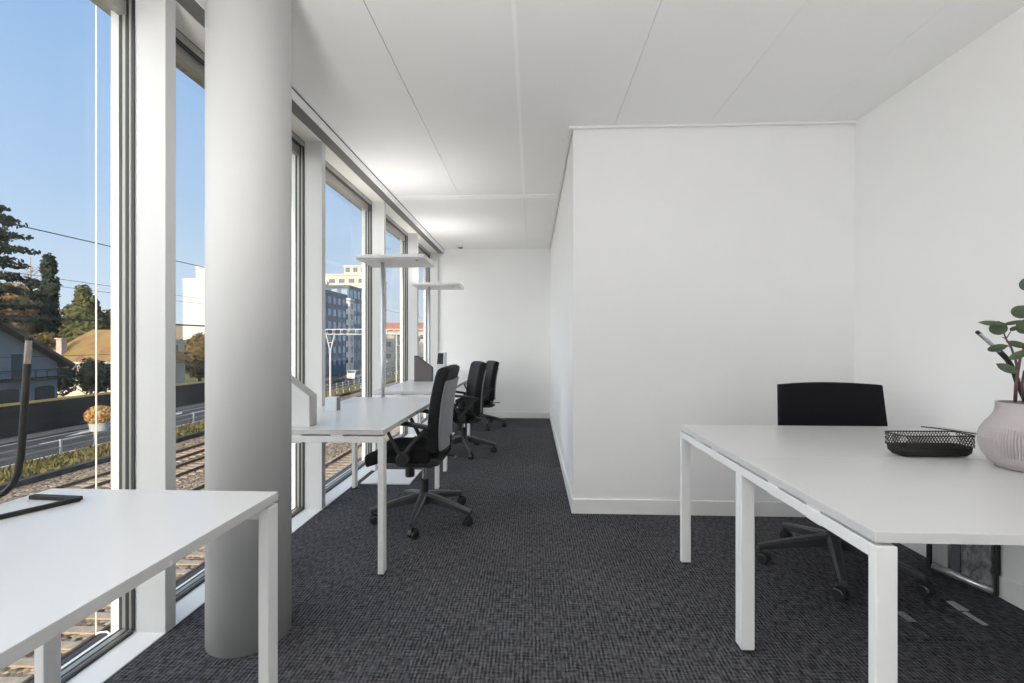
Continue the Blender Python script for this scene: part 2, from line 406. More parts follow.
# exterior guide cable of a blind, seen through the near window
t = thing('blind_guide_cable', 'thin pale vertical blind guide cable outside the near left window', 'cable', (-1.76, 1.785, 0))
b = NB(); tube(b, [(0, 0, -.01), (0, 0, 2.56)], .0028, 8); obj('cable', b, 'cable_pale', t)
b = NB(); tube(b, [(0, 0, -.008), (.012, 0, .000), (.045, 0, .004), (.055, 0, -.003), (.058, 0, -.05)], .0038, 8); obj('bracket', b, 'cable_pale', t)

# round column
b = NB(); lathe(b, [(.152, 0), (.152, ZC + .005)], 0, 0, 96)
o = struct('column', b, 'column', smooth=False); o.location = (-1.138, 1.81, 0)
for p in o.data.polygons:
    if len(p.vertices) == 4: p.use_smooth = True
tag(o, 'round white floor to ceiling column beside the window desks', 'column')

# smoke detector
t = thing('smoke_detector', 'small round white smoke detector on the ceiling near the back wall', 'smoke detector', (-1.09, 6.98, ZC))
b = NB(); lathe(b, [(.05, 0), (.05, -.012), (.046, -.018)][::-1], seg=32); obj('base', b, 'trim_white', t, smooth=False)
b = NB(); lathe(b, [(.03, -.034), (.036, -.030), (.038, -.018)], seg=32); obj('sensor_head', b, 'mid_grey', t)

# ------------------------------------------------------------------ desks
def make_desk(name, label, x0, x1, y0, y1, axis, group):
    """axis = long side. End frames stand at both ends of the long side."""
    L = (x1 - x0) if axis == 'x' else (y1 - y0); Dp = (y1 - y0) if axis == 'x' else (x1 - x0)
    t = thing(name, label, 'desk', ((x0 + x1) / 2, (y0 + y1) / 2, 0), 0 if axis == 'x' else PI / 2, group)
    l, d = L / 2, Dp / 2; LEGD = .03 if axis == 'y' else .025
    b = NB(); box(b, -l, l, -d, d, .710, .735); obj('desktop', b, 'desk_top', t, bevel=.0015)
    for s in (-1, 1):
        a0, a1 = sorted((s * l, s * (l - .05)))
        for q in (-1, 1):
            c0, c1 = sorted((q * d, q * (d - LEGD)))
            b = NB(); box(b, a0, a1, c0, c1, .012, .702)
            lg = obj('leg', b, 'desk_metal', t, bevel=.003)
            b = NB(); lathe(b, [(.013, 0), (.013, .013)], (a0 + a1) / 2, (c0 + c1) / 2, 16); obj('glide', b, 'black_plastic', lg)
        b = NB(); box(b, a0 + .001, a1 - .001, -d + LEGD, d - LEGD, .670, .702)
        for q in (-1, 1): 
            box(b, a0 + .004, a1 - .004, q * Dp * .155 - .032, q * Dp * .155 + .032, .665, .712)
        obj('end_rail', b, 'desk_metal', t, bevel=.002)
    for q in (-1, 1):
        b = NB(); box(b, -l + .05, l - .05, q * (d - .26) - .02, q * (d - .26) + .02, .672, .709); obj('beam', b, 'desk_metal', t, bevel=.002)
    return t
G1 = 'desks along the window wall'; G2 = 'desks along the right wall'
make_desk('desk', 'white desk nearest the camera at lower left, holding a bent black lamp', -1.435, -.742, -.085, 1.315, 'y', G1)
make_desk('desk', 'white desk behind the column with a white screen and a small grey box on it', -1.44, -.742, 2.27, 3.67, 'y', G1)
make_desk('desk', 'white desk along the windows with the mauve grey screen standing on it', -1.45, -.772, 4.12, 5.72, 'y', G1)
make_desk('desk', 'farthest white desk in the window row, touching the back wall', -1.455, -.79, 5.81, 7.18, 'y', G1)
make_desk('desk', 'white desk with the black wire tray, in front of the broad backed black chair', .788, 2.145, 1.796, 2.49, 'x', G2)
make_desk('desk', 'white desk at lower right carrying the ribbed vase, nearest the camera', .788, 2.145, 1.091, 1.794, 'x', G2)

# ------------------------------------------------------------------ task chairs
def chair_base(t, m_leg, R0=.33, rot=0.0):
    b = NB(); lathe(b, [(.030, .095), (.042, .10), (.044, .165), (.034, .178)], seg=24); obj('base_hub', b, m_leg, t)
    for k in range(5):
        a = rot + 2 * PI * k / 5
        e = Vector((math.cos(a), math.sin(a), 0))
        b = NB()
        n = 6; sd = Vector((-e.y, e.x, 0)); rings = []
        for i in range(n + 1):
            s = i / n
            r = .025 + (R0 - .025) * s; w = .030 - .014 * s
            zt = .176 - .078 * s ** 1.2; zb = .118 - .050 * s
            c = e * r
            rings.append([b.verts.new(c + sd * w * .72 + Vector((0, 0, zb))), b.verts.new(c - sd * w * .72 + Vector((0, 0, zb))),
                          b.verts.new(c - sd * w + Vector((0, 0, zt - .012))), b.verts.new(c - sd * w * .55 + Vector((0, 0, zt))),
                          b.verts.new(c + sd * w * .55 + Vector((0, 0, zt))), b.verts.new(c + sd * w + Vector((0, 0, zt - .012)))])
        for i in range(n):
            for j in range(6): b.faces.new((rings[i][j], rings[i][(j + 1) % 6], rings[i + 1][(j + 1) % 6], rings[i + 1][j]))
        b.faces.new(rings[0][::-1]); b.faces.new(rings[-1])
        lg = obj('base_leg', b, m_leg, t, bevel=.002)
        # twin-wheel caster under the tip
        sw = a + .9 + k * 1.7
        ax = Vector((math.cos(sw), math.sin(sw), 0)); fw = Vector((-ax.y, ax.x, 0)); c = e * (R0 - .012) + fw * .014
        b = NB()
        tube(b, [e * (R0 - .012) + Vector((0, 0, .050)), e * (R0 - .012) + Vector((0, 0, .085))], .009, 10)
        hood = [Vector((math.cos(q), math.sin(q))) for q in [PI * j / 8 for j in range(9)]]
        P = [c + fw * (h.x * .030) + Vector((0, 0, .028 + h.y * .034)) for h in hood]
        ribbon(b, P, .026, .006, ax)
        cs = obj('caster', b, 'black_plastic', lg)
        b = NB()
        for s in (-1, 1): tube(b, [c + ax * (s * .008) + Vector((0, 0, .0275)), c + ax * (s * .012) + Vector((0, 0, .0275)), c + ax * (s * .024) + Vector((0, 0, .0275)), c + ax * (s * .027) + Vector((0, 0, .0275))], [.0255, .0275, .0275, .022], 24)
        w_ = obj('wheel', b, 'wheel', lg)

def chair_middle(t):
    b = NB(); lathe(b, [(.028, .16), (.028, .262), (.024, .268)], seg=24); gl = obj('gas_lift', b, 'black_plastic', t)
    b = NB(); lathe(b, [(.013, .26), (.013, .42)], seg=20); obj('piston', b, 'chrome', gl)
    b = NB(); prism(b, [(-.15, .42), (-.12, .392), (.08, .386), (.13, .40), (.16, .425), (.10, .448), (-.14, .448)], 'y', -.20, .20)
    obj('mechanism', b, 'black_plastic', t, bevel=.012, seg=3)
    b = NB(); lathe(b, [(.026, .306), (.030, .314), (.030, .395)], -.07, -.10, 24); obj('tension_knob', b, 'black_plastic', t, bevel=.002)
    b = NB(); tube(b, [(.02, -.09, .415), (.02, -.15, .415), (.03, -.22, .42)], .006, 8); obj('lever', b, 'grey_metal', t)
    b = NB(); tube(b, [(.15, -.02, .43), (.22, -.06, .435), (.235, -.13, .445), (.225, -.16, .445)], .006, 8); obj('lever', b, 'grey_metal', t)

def chair_seat(t, mt):
    def fr(u, v):
        x = -.340 + .43 * u; y = (-.245 + .49 * v)
        rx = 1 - max(0, (abs(v - .5) - .34) / .16) ** 2 * .10
        x = -.095 + (x + .095) * rx
        z = .498 - .015 * math.exp(-((v - .5) / .25) ** 2) - .040 * max(0, (.30 - u) / .30) ** 2 - .012 * max(0, (abs(v - .5) - .40) / .10) ** 2
        return (x, y, z)
    def bk(u, v):
        x, y, z = fr(u, v)
        dz = .082 - .010 * max(0, (.12 - u) / .12) - .02 * max(0, (abs(v - .5) - .36) / .14)
        return (x * .97, y * .97, z - dz)
    b = NB(); slab(b, 16, 14, fr, bk); obj('seat', b, mt, t, bevel=.012, seg=3, smooth=True)

def chair_arm(t, s):
    y = s * .262
    b = NB()
    tube(b, [(-.07, y - s * .012, .455), (-.075, y, .475), (.0, y + s * .004, .565), (.062, y + s * .002, .632), (.072, y, .655)], [.020, .018, .0145, .014, .016], 12, .7)
    tube(b, [(-.07, y - s * .012, .455), (-.085, y, .475), (-.135, y + s * .004, .57), (-.178, y + s * .002, .655), (-.192, y, .684)], [.020, .018, .0145, .013, .014], 12, .7)
    ar = obj('armrest', b, 'black_plastic', t, smooth=True)
    b = NB(); tube(b, [(-.07, y - s * .035, .458), (-.07, y + s * .016, .458), (-.07, y + s * .022, .458)], [.042, .042, .034], 24); obj('arm_hub', b, 'black_plastic', ar, bevel=.002)
    b = NB()
    ribbon(b, [(.095, y, .645), (.06, y, .658), (-.05, y, .676), (-.15, y, .688), (-.205, y, .690)], .062, .022, (0, 1, 0))
    obj('arm_pad', b, 'black_plastic', ar, bevel=.009, seg=3)

def back_profile(z):
    """x of the pad's front face at height z"""
    k = (z - .47) / .555
    return .071 + .055 * k + .035 * math.sin(PI * min(1, k * 1.1)) * -.35 + .045 * max(0, k - .55) ** 1.5

def chair_back(t, mt, shell='grey_shell', shell_label=None):
    z0, z1, w = .475, 1.025, .232
    def hw(k): return w * .985 * (1 - .10 * (1 - k) ** 2 - .03 * k ** 6)
    def fr(u, v):
        z = z0 + (z1 - z0) * u; q = (v - .5) * 2
        return (back_profile(z) - .012 + .022 * (1 - q * q) * .6 + (.02 * max(0, (u - .93) / .07) ** 2), q * hw(u), z - .006 * q * q * (u > .9))
    def bk(u, v):
        x, y, z = fr(u, v); q = (v - .5) * 2
        th = .078 if u < .80 else .078 + .004 * math.sin((u - .80) / .20 * PI * .5)
        if u > .94: th *= 1 - .45 * ((u - .94) / .06) ** 2
        return (x + th, y, z)
    b = NB(); slab(b, 28, 14, fr, bk); bk_o = obj('backrest', b, mt, t, bevel=.020, seg=4, smooth=True)
    # hard shell behind the pad
    def sf(u, v):
        zz0, zz1 = .495, .935; z = zz0 + (zz1 - zz0) * u; q = (v - .5) * 2
        z -= .05 * u ** 3 * abs(q) ** 1.0 * 0 
        uu = (z - z0) / (z1 - z0)
        return (bk(uu, v)[0] - .006 + .05 * max(0, .35 - u) ** 2, q * (hw(uu) - .004), z)
    def sb(u, v):
        x, y, z = sf(u, v); q = (v - .5) * 2
        return (x + .016 + .010 * (1 - q * q), y, z)
    b = NB(); slab(b, 20, 12, sf, sb); obj('back_shell', b, shell, bk_o, bevel=.008, seg=3, smooth=True, label=shell_label)
    b = NB(); tube(b, [(.08, 0, .425), (.15, 0, .43), (.175, 0, .47), (.18, 0, .56)], [.022, .022, .020, .018], 12, .6); obj('back_bracket', b, 'black_plastic', t)

CG = 'task chairs at the window desks'
ch = thing('task_chair', 'nearest black task chair at the window desks, its grey plastic back shell showing', 'chair', (-.72, 3.05, 0), math.radians(3), CG)
chair_base(ch, 'grey_metal', R0=.345, rot=math.radians(-90)); chair_middle(ch); chair_seat(ch, 'black_fabric')
for s in (-1, 1): chair_arm(ch, s)
chair_back(ch, 'black_leather', shell_label='grey plastic back shell')
ch.rotation_euler.z = math.radians(0)
c2 = copy_tree(ch); c2.location = (-.735, 4.92, 0); c2.rotation_euler.z = math.radians(20)
c2['label'] = 'middle one of the three black task chairs in the window row'
c3 = copy_tree(ch); c3.location = (-.715, 6.45, 0); c3.rotation_euler.z = math.radians(20)
c3['label'] = 'farthest black task chair, last in the window row before the back wall'

LOWER = ('seat', 'backrest', 'armrest', 'back_bracket', 'mechanism', 'tension_knob', 'lever')
for q, dz in ((c2, -.05), (c3, -.10)):
    for k in q.children:
        if k.name.split('.')[0] in LOWER: k.location.z = dz
cr = thing('task_chair', 'black chair with a broad flat back tucked behind the right desk', 'chair', (1.565, 2.465, 0), PI / 2)
chair_base(cr, 'dark_base', R0=.36, rot=math.radians(82)); chair_middle(cr); chair_seat(cr, 'black_fabric')
def frR(u, v):
    z = .50 + .445 * u; q = (v - .5) * 2
    w = .292 - .022 * u
    return (.10 + .02 * u + .035 * q * q * -1, q * w - .046 - .018 * (1 - u), z + .010 * (1 - q * q) * u)
def bkR(u, v):
    x, y, z = frR(u, v); return (x + .035, y, z)
b = NB(); slab(b, 14, 16, frR, bkR); bo = obj('backrest', b, 'black_mesh', cr, bevel=.006, seg=2, smooth=True)
b = NB(); tube(b, [(.10, 0, .42), (.20, 0, .43), (.22, 0, .52), (.175, 0, .70)], [.03, .03, .025, .02], 12, .5); obj('back_bracket', b, 'black_plastic', cr)

# ------------------------------------------------------------------ uplighter lamps between the desks, and added ones behind the camera
def uplighter(name, label, loc, dx=0.0, hz=1.915):
    t = thing(name, label, 'floor lamp', loc, 0, 'standing uplighters')
    b = NB(); box(b, 0, .41, -.02, .40, 0, .012); obj('base_plate', b, 'lamp_white', t, bevel=.002)
    b = NB(); tube(b, [(.115, .19, .01), (.115, .19, hz - .03)], .017, 20); obj('pole', b, 'lamp_grey', t, smooth=True)
    b = NB()
    # tray: bottom and four sides, open above
    prism(b, [(-.06, hz - .038), (.52, hz - .038), (.52, hz), (.51, hz), (.51, hz - .028), (-.05, hz - .028), (-.05, hz), (-.06, hz)], 'y', .02, .47)
    box(b, -.052, .512, .02, .028, hz - .034, hz); box(b, -.052, .512, .462, .47, hz - .034, hz)
    hd = obj('lamp_head', b, 'lamp_white', t)
    b = NB(); box(b, -.02, .47, .035, .455, hz - .024, hz - .012); obj('diffuser', b, 'diffuser', hd, label='glowing diffuser in the top of the head')
    b = NB(); lathe(b, [(.008, hz - .042), (.010, hz - .037)], .44, .10, 12); obj('sensor', b, 'black_plastic', hd)
    L = D.lights.new('uplight', 'AREA'); L.shape = 'RECTANGLE'; L.size = .48; L.size_y = .42; L.energy = UP_E; L.color = (1.0, .98, .96)
    lo = D.objects.new('uplight', L); C.objects.link(lo); lo.parent = t; lo.location = (.225, .245, hz - .008); lo.rotation_euler = (PI, 0, 0)
    return t
UP_E = .5
uplighter('uplighter', 'white standing lamp with a flat rectangular head, the nearer of the two', (-1.42, 3.78, 0))
uplighter('uplighter', 'white standing lamp with a flat rectangular head, the farther of the two', (-1.412, 5.555, 0))
UP_E = 84  # unseen lamps from here on are added to brighten ceiling and walls
uplighter('uplighter', 'added low uplighter behind the camera in the aisle, unseen fill light', (-.85, -.75, 0), hz=1.1)
UP_E = 5
uplighter('uplighter', 'added low uplighter behind the camera by the right wall, unseen fill light', (1.45, -1.0, 0), hz=1.22)
uplighter('uplighter', 'added uplighter in the rear of the room, unseen fill light', (.2, -3.2, 0))

# ------------------------------------------------------------------ small things on the desks
def arc(c, r, a0, a1, n, f): return [f(c[0] + r * math.cos(a0 + (a1 - a0) * i / n), c[1] + r * math.sin(a0 + (a1 - a0) * i / n)) for i in range(n + 1)]
def desk_lamp(label, loc, rz, tilt):
    t = thing('desk_lamp', label, 'desk lamp', loc, rz, 'bent black desk lamps')
    # base: a flat bar folded into a V lying on the desk, apex at the origin
    b = NB(); ribbon(b, [(-.155, .075, .0075), (-.02, .006, .0075), (0, 0, .0075), (-.012, -.012, .0075), (-.12, -.20, .0075), (-.23, -.40, .0075)][2:], .016, .015, (.86, -.51, 0))
    ribbon(b, [(-.004, 0, .0075), (-.155, .045, .0075)], .016, .014, (.29, .95, 0))
    obj('base_bar', b, 'black_metal', t, bevel=.001)
    return t
# lamp on the near left desk, built in room coordinates
def bent_lamp(label, loc, rz, grp='bent black desk lamps'):
    t = thing('desk_lamp', label, 'desk lamp', loc, rz, grp)
    b = NB(); ribbon(b, [(-.150, .010, .0055), (0, 0, .0055)], .018, .011, (.07, 1, 0)); ribbon(b, [(.004, -.004, .006), (-.115, -.25, .006)], .011, .012, (.90, -.43, 0))
    obj('base_bar', b, 'black_metal', t, bevel=.0015)
    b = NB()
    A = [(-.113, -.245, .009), (-.150, -.20, .009), (-.190, -.14, .009), (-.212, -.09, .0095)]
    B = [(-.212, -.055, .012), (-.200, -.035, .018), (-.184, -.026, .030), (-.168, -.021, .050), (-.156, -.02, .080)]
    Cc = [(-.147, -.02, .13), (-.138, -.02, .25), (-.129, -.02, .378)]
    tube(b, A + B + Cc, .0082, 12); ar = obj('arm', b, 'black_metal', t, smooth=True)
    b = NB(); tube(b, [(-.129, -.02, .376), (-.1245, -.02, .443)], .0074, 12); obj('lamp_tip', b, 'clear_tip', ar, label='translucent tip of the lamp arm')
    b = NB(); tube(b, [(-.1246, -.02, .442), (-.124, -.02, .450)], .0082, 12); obj('end_cap', b, 'black_metal', ar)
    return t
bent_lamp('black bent bar desk lamp standing on the near left desk by the window', (-1.245, 1.215, .735), 0)

# the white and the mauve end screens
def end_screen(label, loc, m_face, m_edge, th, wl=.27):
    t = thing('desk_screen', label, 'desk screen', loc, 0, 'slanted end screens on the window desks')
    pts = [(0, 0), (wl, 0), (wl, .158), (wl - .175, .290), (0, .290)]
    b = NB(); prism(b, pts, 'y', 0, th); o = obj('panel', b, m_face, t, bevel=.001)
    b = NB(); e = .004                  # border strip round the sloping and upright edges
    q = [(wl + e, 0), (wl + e, .160), (wl - .173, .290 + e), (0, .290 + e), (0, .290), (wl - .175, .290), (wl, .158), (wl, 0)]
    prism(b, q, 'y', -.0015, th + .0015); obj('edge_strip', b, m_edge, t)
    return t
end_screen('thick white slanted screen on the desk just behind the column', (-1.428, 2.345, .735), 'screen_white', 'screen_edge', .075)
end_screen('mauve grey slanted screen with dark edge on the third window desk', (-1.345, 5.20, .735), 'screen_mauve', 'black_plastic', .05, .205)

t = thing('power_box', 'small pale grey cube on the window desk behind the white screen', 'box', (-1.287, 2.89, .735))
b = NB(); box(b, -.038, .038, 0, .06, 0, .088); obj('housing', b, 'pale_blue_grey', t, bevel=.003)
b = NB(); box(b, .0375, .0395, .004, .056, .003, .085); obj('side_panel', b, 'mid_grey', t, bevel=.001)

t = thing('desk_terminal', 'slim grey box with a black panel standing on the farthest desk by the back wall', 'terminal', (-1.335, 6.62, .735))
b = NB(); prism(b, [(-.06, 0), (.085, 0), (.085, .30), (-.035, .30)], 'y', 0, .10); obj('housing', b, 'pale_blue_grey', t, bevel=.004)
b = NB(); prism(b, [(-.043, .135), (.045, .135), (.052, .292), (-.028, .292)], 'y', -.004, .004); obj('black_panel', b, 'black_plastic', t, bevel=.001)

# wire tray on the right desk
t = thing('wire_tray', 'black wire mesh tray on the right desk beside the vase', 'tray', (1.534, 1.848, .735), math.radians(2))
hx, hy = .139, .050
b = NB()
def rr(hx, hy, r, z, n=5):
    out = []
    for cx, cy, a in ((hx - r, hy - r, 0), (-hx + r, hy - r, PI / 2), (-hx + r, -hy + r, PI), (hx - r, -hy + r, 1.5 * PI)):
        for i in range(n + 1): out.append(Vector((cx + r * math.cos(a + PI / 2 * i / n), cy + r * math.sin(a + PI / 2 * i / n), z)))
    return out
rings = [[b.verts.new(p) for p in rr(hx - k, hy - k, .02, z)] for k, z in ((.030, .0), (.014, .005), (.005, .018), (.003, .040), (.006, .040), (.008, .020), (.017, .008), (.032, .004))]
for i in range(len(rings) - 1):
    n = len(rings[i])
    for k in range(n): b.faces.new((rings[i][k], rings[i][(k + 1) % n], rings[i + 1][(k + 1) % n], rings[i + 1][k]))
b.faces.new(rings[0][::-1]); b.faces.new(rings[-1])
obj('base', b, 'black_metal', t, smooth=True)
b = NB(); tp = rr(hx, hy, .02, .084); tube(b, tp + [tp[0]], .0026, 8, caps=False); obj('rim', b, 'wire', t)
b = NB()
def wall_mesh(p, q, n):
    p, q = Vector(p), Vector(q); dlt = (q - p); Ln = dlt.length; hz = .046; step = .0115; u = dlt.normalized()
    k = -int(hz / step) - 1
    while k * step < Ln:
        for sg in (1, -1):
            s0, s1 = k * step, k * step + hz * .62
            z0, z1 = (.038, .084) if sg > 0 else (.084, .038)
            a0, a1 = max(0, s0), min(Ln, s1)
            if a1 > a0 + 1e-4:
                f0, f1 = (a0 - s0) / (s1 - s0), (a1 - s0) / (s1 - s0)
                bar(b, p + u * a0 + Vector((0, 0, z0 + (z1 - z0) * f0)), p + u * a1 + Vector((0, 0, z0 + (z1 - z0) * f1)), .0017, .0017)
        k += 1
wall_mesh((-hx + .012, -hy, 0), (hx - .012, -hy, 0), 0); wall_mesh((-hx + .012, hy, 0), (hx - .012, hy, 0), 0)
wall_mesh((-hx, -hy + .012, 0), (-hx, hy - .012, 0), 0); wall_mesh((hx, -hy + .012, 0), (hx, hy - .012, 0), 0)
obj('mesh_wall', b, 'wire', t)

# cable with plug
t = thing('power_cable', 'thin black cable with a plug lying along the right wall edge of the desk', 'cable', (2.05, 2.4, .735))
b = NB(); tube(b, [(-.04, .07, .003), (0, .035, .003), (.02, -.01, .003), (.035, -.06, .004), (.045, -.11, .005), (.05, -.19, .012), (.05, -.215, .014)], .0028, 8); obj('cord', b, 'black_plastic', t)
b = NB(); tube(b, [(.05, -.212, .0145), (.05, -.222, .0145), (.05, -.262, .0145), (.05, -.27, .0145)], [.006, .013, .0145, .012], 14); obj('plug', b, 'black_plastic', t)

# ribbed vase with eucalyptus branches
VX, VY = 1.705, 1.66
t = thing('vase', 'ribbed mauve ceramic vase on the right desk at the picture edge', 'vase', (VX, VY, .735))
prof = [(.066, 0), (.078, .003), (.098, .022), (.114, .050), (.122, .080), (.1235, .105), (.118, .130), (.106, .153), (.092, .172), (.083, .188), (.0785, .205), (.078, .222), (.0775, .226), (.0735, .226), (.073, .215), (.076, .19), (.09, .165)]
fine = []
for i in range(len(prof) - 1):
    for k in range(3): fine.append((prof[i][0] + (prof[i + 1][0] - prof[i][0]) * k / 3, prof[i][1] + (prof[i + 1][1] - prof[i][1]) * k / 3))
fine.append(prof[-1])
def rib(k, r, z):
    if r < .085 or not (.040 < z < .142): return 0
    e = min(1, (z - .040) / .006, (.142 - z) / .006)
    return (-.0042 if k % 3 == 0 else 0) * e
b = NB(); lathe(b, fine[:-12], seg=288, rib=rib); obj('body', b, 'vase', t)
def smoothp(o):
    for p in o.data.polygons: p.use_smooth = True
b = NB(); lathe(b, [(.0735, .2255), (.0785, .2255), (.0785, .2285), (.0735, .2285)][::-1] + [(.072, .2262)], seg=64); obj('rim', b, 'vase', t)
b = NB(); lathe(b, [(.0715, .2262), (.0715, .2286)], seg=48); obj('opening', b, 'vase_in', t, label='dark opening of the vase')

pl = thing('eucalyptus_branch', 'green round leaved eucalyptus branches with plum stems standing in the mauve vase', 'branch', (VX, VY, .96))
import math as _m
CAMH, CF, CU, CV = 1.168, 460.0, 532.0, 343.5
_a = math.atan((CU - 512) / CF); _c, _s = math.cos(_a), math.sin(_a)
def at(u, v, depth):
    """room point seen at a pixel at a given distance along the lens axis"""
    r = (u - 512) / CF; return Vector(((-_s + r * _c) * depth, (_c + r * _s) * depth, CAMH + (CV - v) / CF * depth))
def lp(u, v, d): return at(u, v, d) - Vector((VX, VY, .96))
b = NB()
def stem(pts, r0, r1):
    P = [lp(*p) for p in pts]; n = len(P); tube(b, P, [r0 + (r1 - r0) * i / (n - 1) for i in range(n)], 8)
stem([(1015, 404, 1.60), (1016, 385, 1.59), (1018, 371, 1.58), (1015, 358, 1.58), (1011, 347, 1.58), (1006, 339, 1.58), (1003.5, 332, 1.58)], .0052, .0018)
stem([(1018, 371, 1.58), (1020, 359, 1.60), (1023, 350, 1.62), (1030, 330, 1.63), (1034, 305, 1.64), (1033, 285, 1.64)], .0042, .0016)
stem([(1024, 404, 1.62), (1022, 385, 1.60), (1024, 372, 1.60), (1035, 352, 1.62), (1048, 330, 1.64), (1060, 310, 1.66)], .0045, .0016)
stem([(1006, 339, 1.58), (1009, 334, 1.58), (1013, 328, 1.58)], .0016, .001)
stem([(1006, 339, 1.58), (1002, 337, 1.57)], .0014, .001)
stem([(1011, 347, 1.58), (1003, 346, 1.57)], .0014, .001)
stem([(1014, 356, 1.58), (1019, 354, 1.57)], .0014, .001)
stem([(1023, 350, 1.62), (1021, 342, 1.62)], .0014, .001)
stem([(1030, 330, 1.63), (1020, 321, 1.62), (1009, 325, 1.60)], .0014, .001)
stem([(1032, 318, 1.63), (1026, 312, 1.62)], .0014, .001)
stem([(1017, 373, 1.58), (1010, 369, 1.57)], .0014, .001)
obj('stem', b, 'stem', pl, smooth=True)
def leaf(c, w, h, roll, yaw, pitch, bend=.15):
    """oval leaf about c; w across, h along; angles orient it to the camera"""
    b = NB(); n = 16
    M4 = Matrix.Rotation(yaw, 4, 'Z') @ Matrix.Rotation(pitch, 4, 'X') @ Matrix.Rotation(roll, 4, 'Y')
    def p(i, k, dy):
        a = 2 * PI * i / n
        x, z = math.cos(a) * w / 2 * k, math.sin(a) * h / 2 * k
        z += (.10 * h * k if i == n // 4 else 0)
        y = bend * (x * x) / max(w, .01) * 2 + .5 * bend * z * z / max(h, .01) + dy
        return c + (M4 @ Vector((x, y, z, 1))).to_3d()
    for dy in (0, .0006):
        V0 = b.verts.new(c + (M4 @ Vector((0, dy, 0, 1))).to_3d()); r1 = [b.verts.new(p(i, .5, dy)) for i in range(n)]; r2 = [b.verts.new(p(i, 1, dy)) for i in range(n)]
        for i in range(n):
            j = (i + 1) % n
            b.faces.new((V0, r1[i], r1[j])); b.faces.new((r1[i], r2[i], r2[j], r1[j]))
    return obj('leaf', b, 'leaf', pl, smooth=True)
PX = 1.58 / CF
LV = [(998.5, 328.5, 15, 14, .0, .5, .1), (993, 323.5, 20, 6, -1.42, .4, .9), (1021, 312, 16, 14, .5, .3, .2), (1014, 322.8, 15, 4.5, 1.35, .3, .9), (1014.5, 328.5, 8, 5, 1.1, .4, .7),
      (1024, 327, 13, 15, .1, .5, .0), (997, 348, 15, 8, 1.25, .2, .5), (1017.5, 344.5, 16, 7, -1.2, .3, .6), (1019, 355, 17, 8, 1.0, .2, .5), (1007.5, 368.5, 9, 17, -1.05, .2, .1),
      (1027, 284, 12, 14, .2, .4, .1), (1040, 300, 16, 16, .4, .3, .1), (1048, 318, 15, 17, -.4, .3, .2), (1058, 338, 15, 9, 1.1, .3, .4), (1062, 308, 14, 15, .6, .3, .2), (1040, 345, 15, 9, -1.0, .3, .5), (1036, 366, 9, 16, .8, .3, .2)]
for (u, v, w, h, roll, yaw, pit) in LV:
    if w > h and abs(roll) > .9: w, h, = h, w
    leaf(lp(u, v, 1.575 + R.uniform(-.02, .03)), w * PX * .9, h * PX * .92, roll, -.75 + yaw * .3, pit * .3)

# second bent lamp behind the vase
t = thing('desk_lamp', 'black desk lamp with curved arm and pale tip behind the eucalyptus', 'desk lamp', (1.98, 1.66, .735), 0, 'bent black desk lamps')
def l2(u, v, d): return at(u, v, d) - Vector((1.98, 1.66, .735))
b = NB(); ribbon(b, [(.09, .10, .009), (-.09, -.08, .009)], .022, .017, (.7, -.7, 0)); ribbon(b, [(-.09, -.08, .009), (.10, -.12, .009)], .022, .017, (.2, 1, 0)); obj('base_bar', b, 'black_metal', t, bevel=.0015)
b = NB()
tube(b, [(.09, .10, .012), (.085, .085, .03), (.08, .07, .08), l2(1034, 420, 1.74), l2(1026, 402, 1.72), l2(1018, 384, 1.70), l2(1013, 369, 1.68), l2(1007, 359, 1.66), l2(999, 351, 1.65)], .0085, 12); ar = obj('arm', b, 'black_metal', t, smooth=True)
b = NB(); tube(b, [l2(999.5, 351.5, 1.65), l2(978.5, 333, 1.63)], .0065, 12); obj('lamp_tip', b, 'silver_tube', ar, label='pale silver tip of the lamp arm')
b = NB(); tube(b, [l2(979, 333.4, 1.63), l2(976.8, 331.7, 1.63)], .0060, 12); obj('end_cap', b, 'black_metal', ar)

# clear bag leaning on the right wall under the desk
t = thing('plastic_bag', 'clear plastic bag with black piping standing on the floor under the right desk', 'bag', (2.085, 2.325, 0), 0)
A0, A1 = Vector((-.055, .125, 0)), Vector((.045, -.118, 0)); up = Vector((0, 0, .40)); nrm = Vector((.055, .02, 0))
b = NB(); edge = [A0 + Vector((0, 0, .02)), A0 + up, A1 + up, A1 + Vector((0, 0, .008))]
tube(b, edge + [edge[0]], .0075, 8); tube(b, [p + nrm * .4 for p in edge + [edge[0]]], .005, 8); obj('piping', b, 'black_plastic', t)
b = NB()
for k in (0.0, .4):
    off = nrm * k; N = 10
    G = [[b.verts.new(A0 + (A1 - A0) * (i / N) + up * (j / N) * .98 + off + nrm * (R.uniform(-.10, .10) + .12 * math.sin(i * 1.3 + j)) * (0 < i < N and 0 < j < N) * .5 + Vector((0, 0, .01))) for j in range(N + 1)] for i in range(N + 1)]
    for i in range(N):
        for j in range(N): b.faces.new((G[i][j], G[i + 1][j], G[i + 1][j + 1], G[i][j + 1]))
obj('film', b, 'clear_film', t, smooth=True)
b = NB(); dd = (A1 - A0).normalized()
tube(b, [A0 + dd * .015 + nrm * .2 + Vector((0, 0, .035)), A1 - dd * .012 + nrm * .2 + Vector((0, 0, .022))], .019, 14); obj('rolled_tube', b, 'silver_tube', t, smooth=True, label='shiny rolled tube in the bag')
b = NB()
def plate(s0, s1, z0, z1, k):
    a, c = A0 + dd * s0 + nrm * k, A0 + dd * s1 + nrm * k
    bar(b, (a + c) / 2 + Vector((0, 0, z0)), (a + c) / 2 + Vector((0, 0, z1)), (c - a).length, .006, nrm.normalized())
plate(.01, .075, .05, .34, .25); obj('white_card', b, 'screen_white', t, label='pale card in the bag')
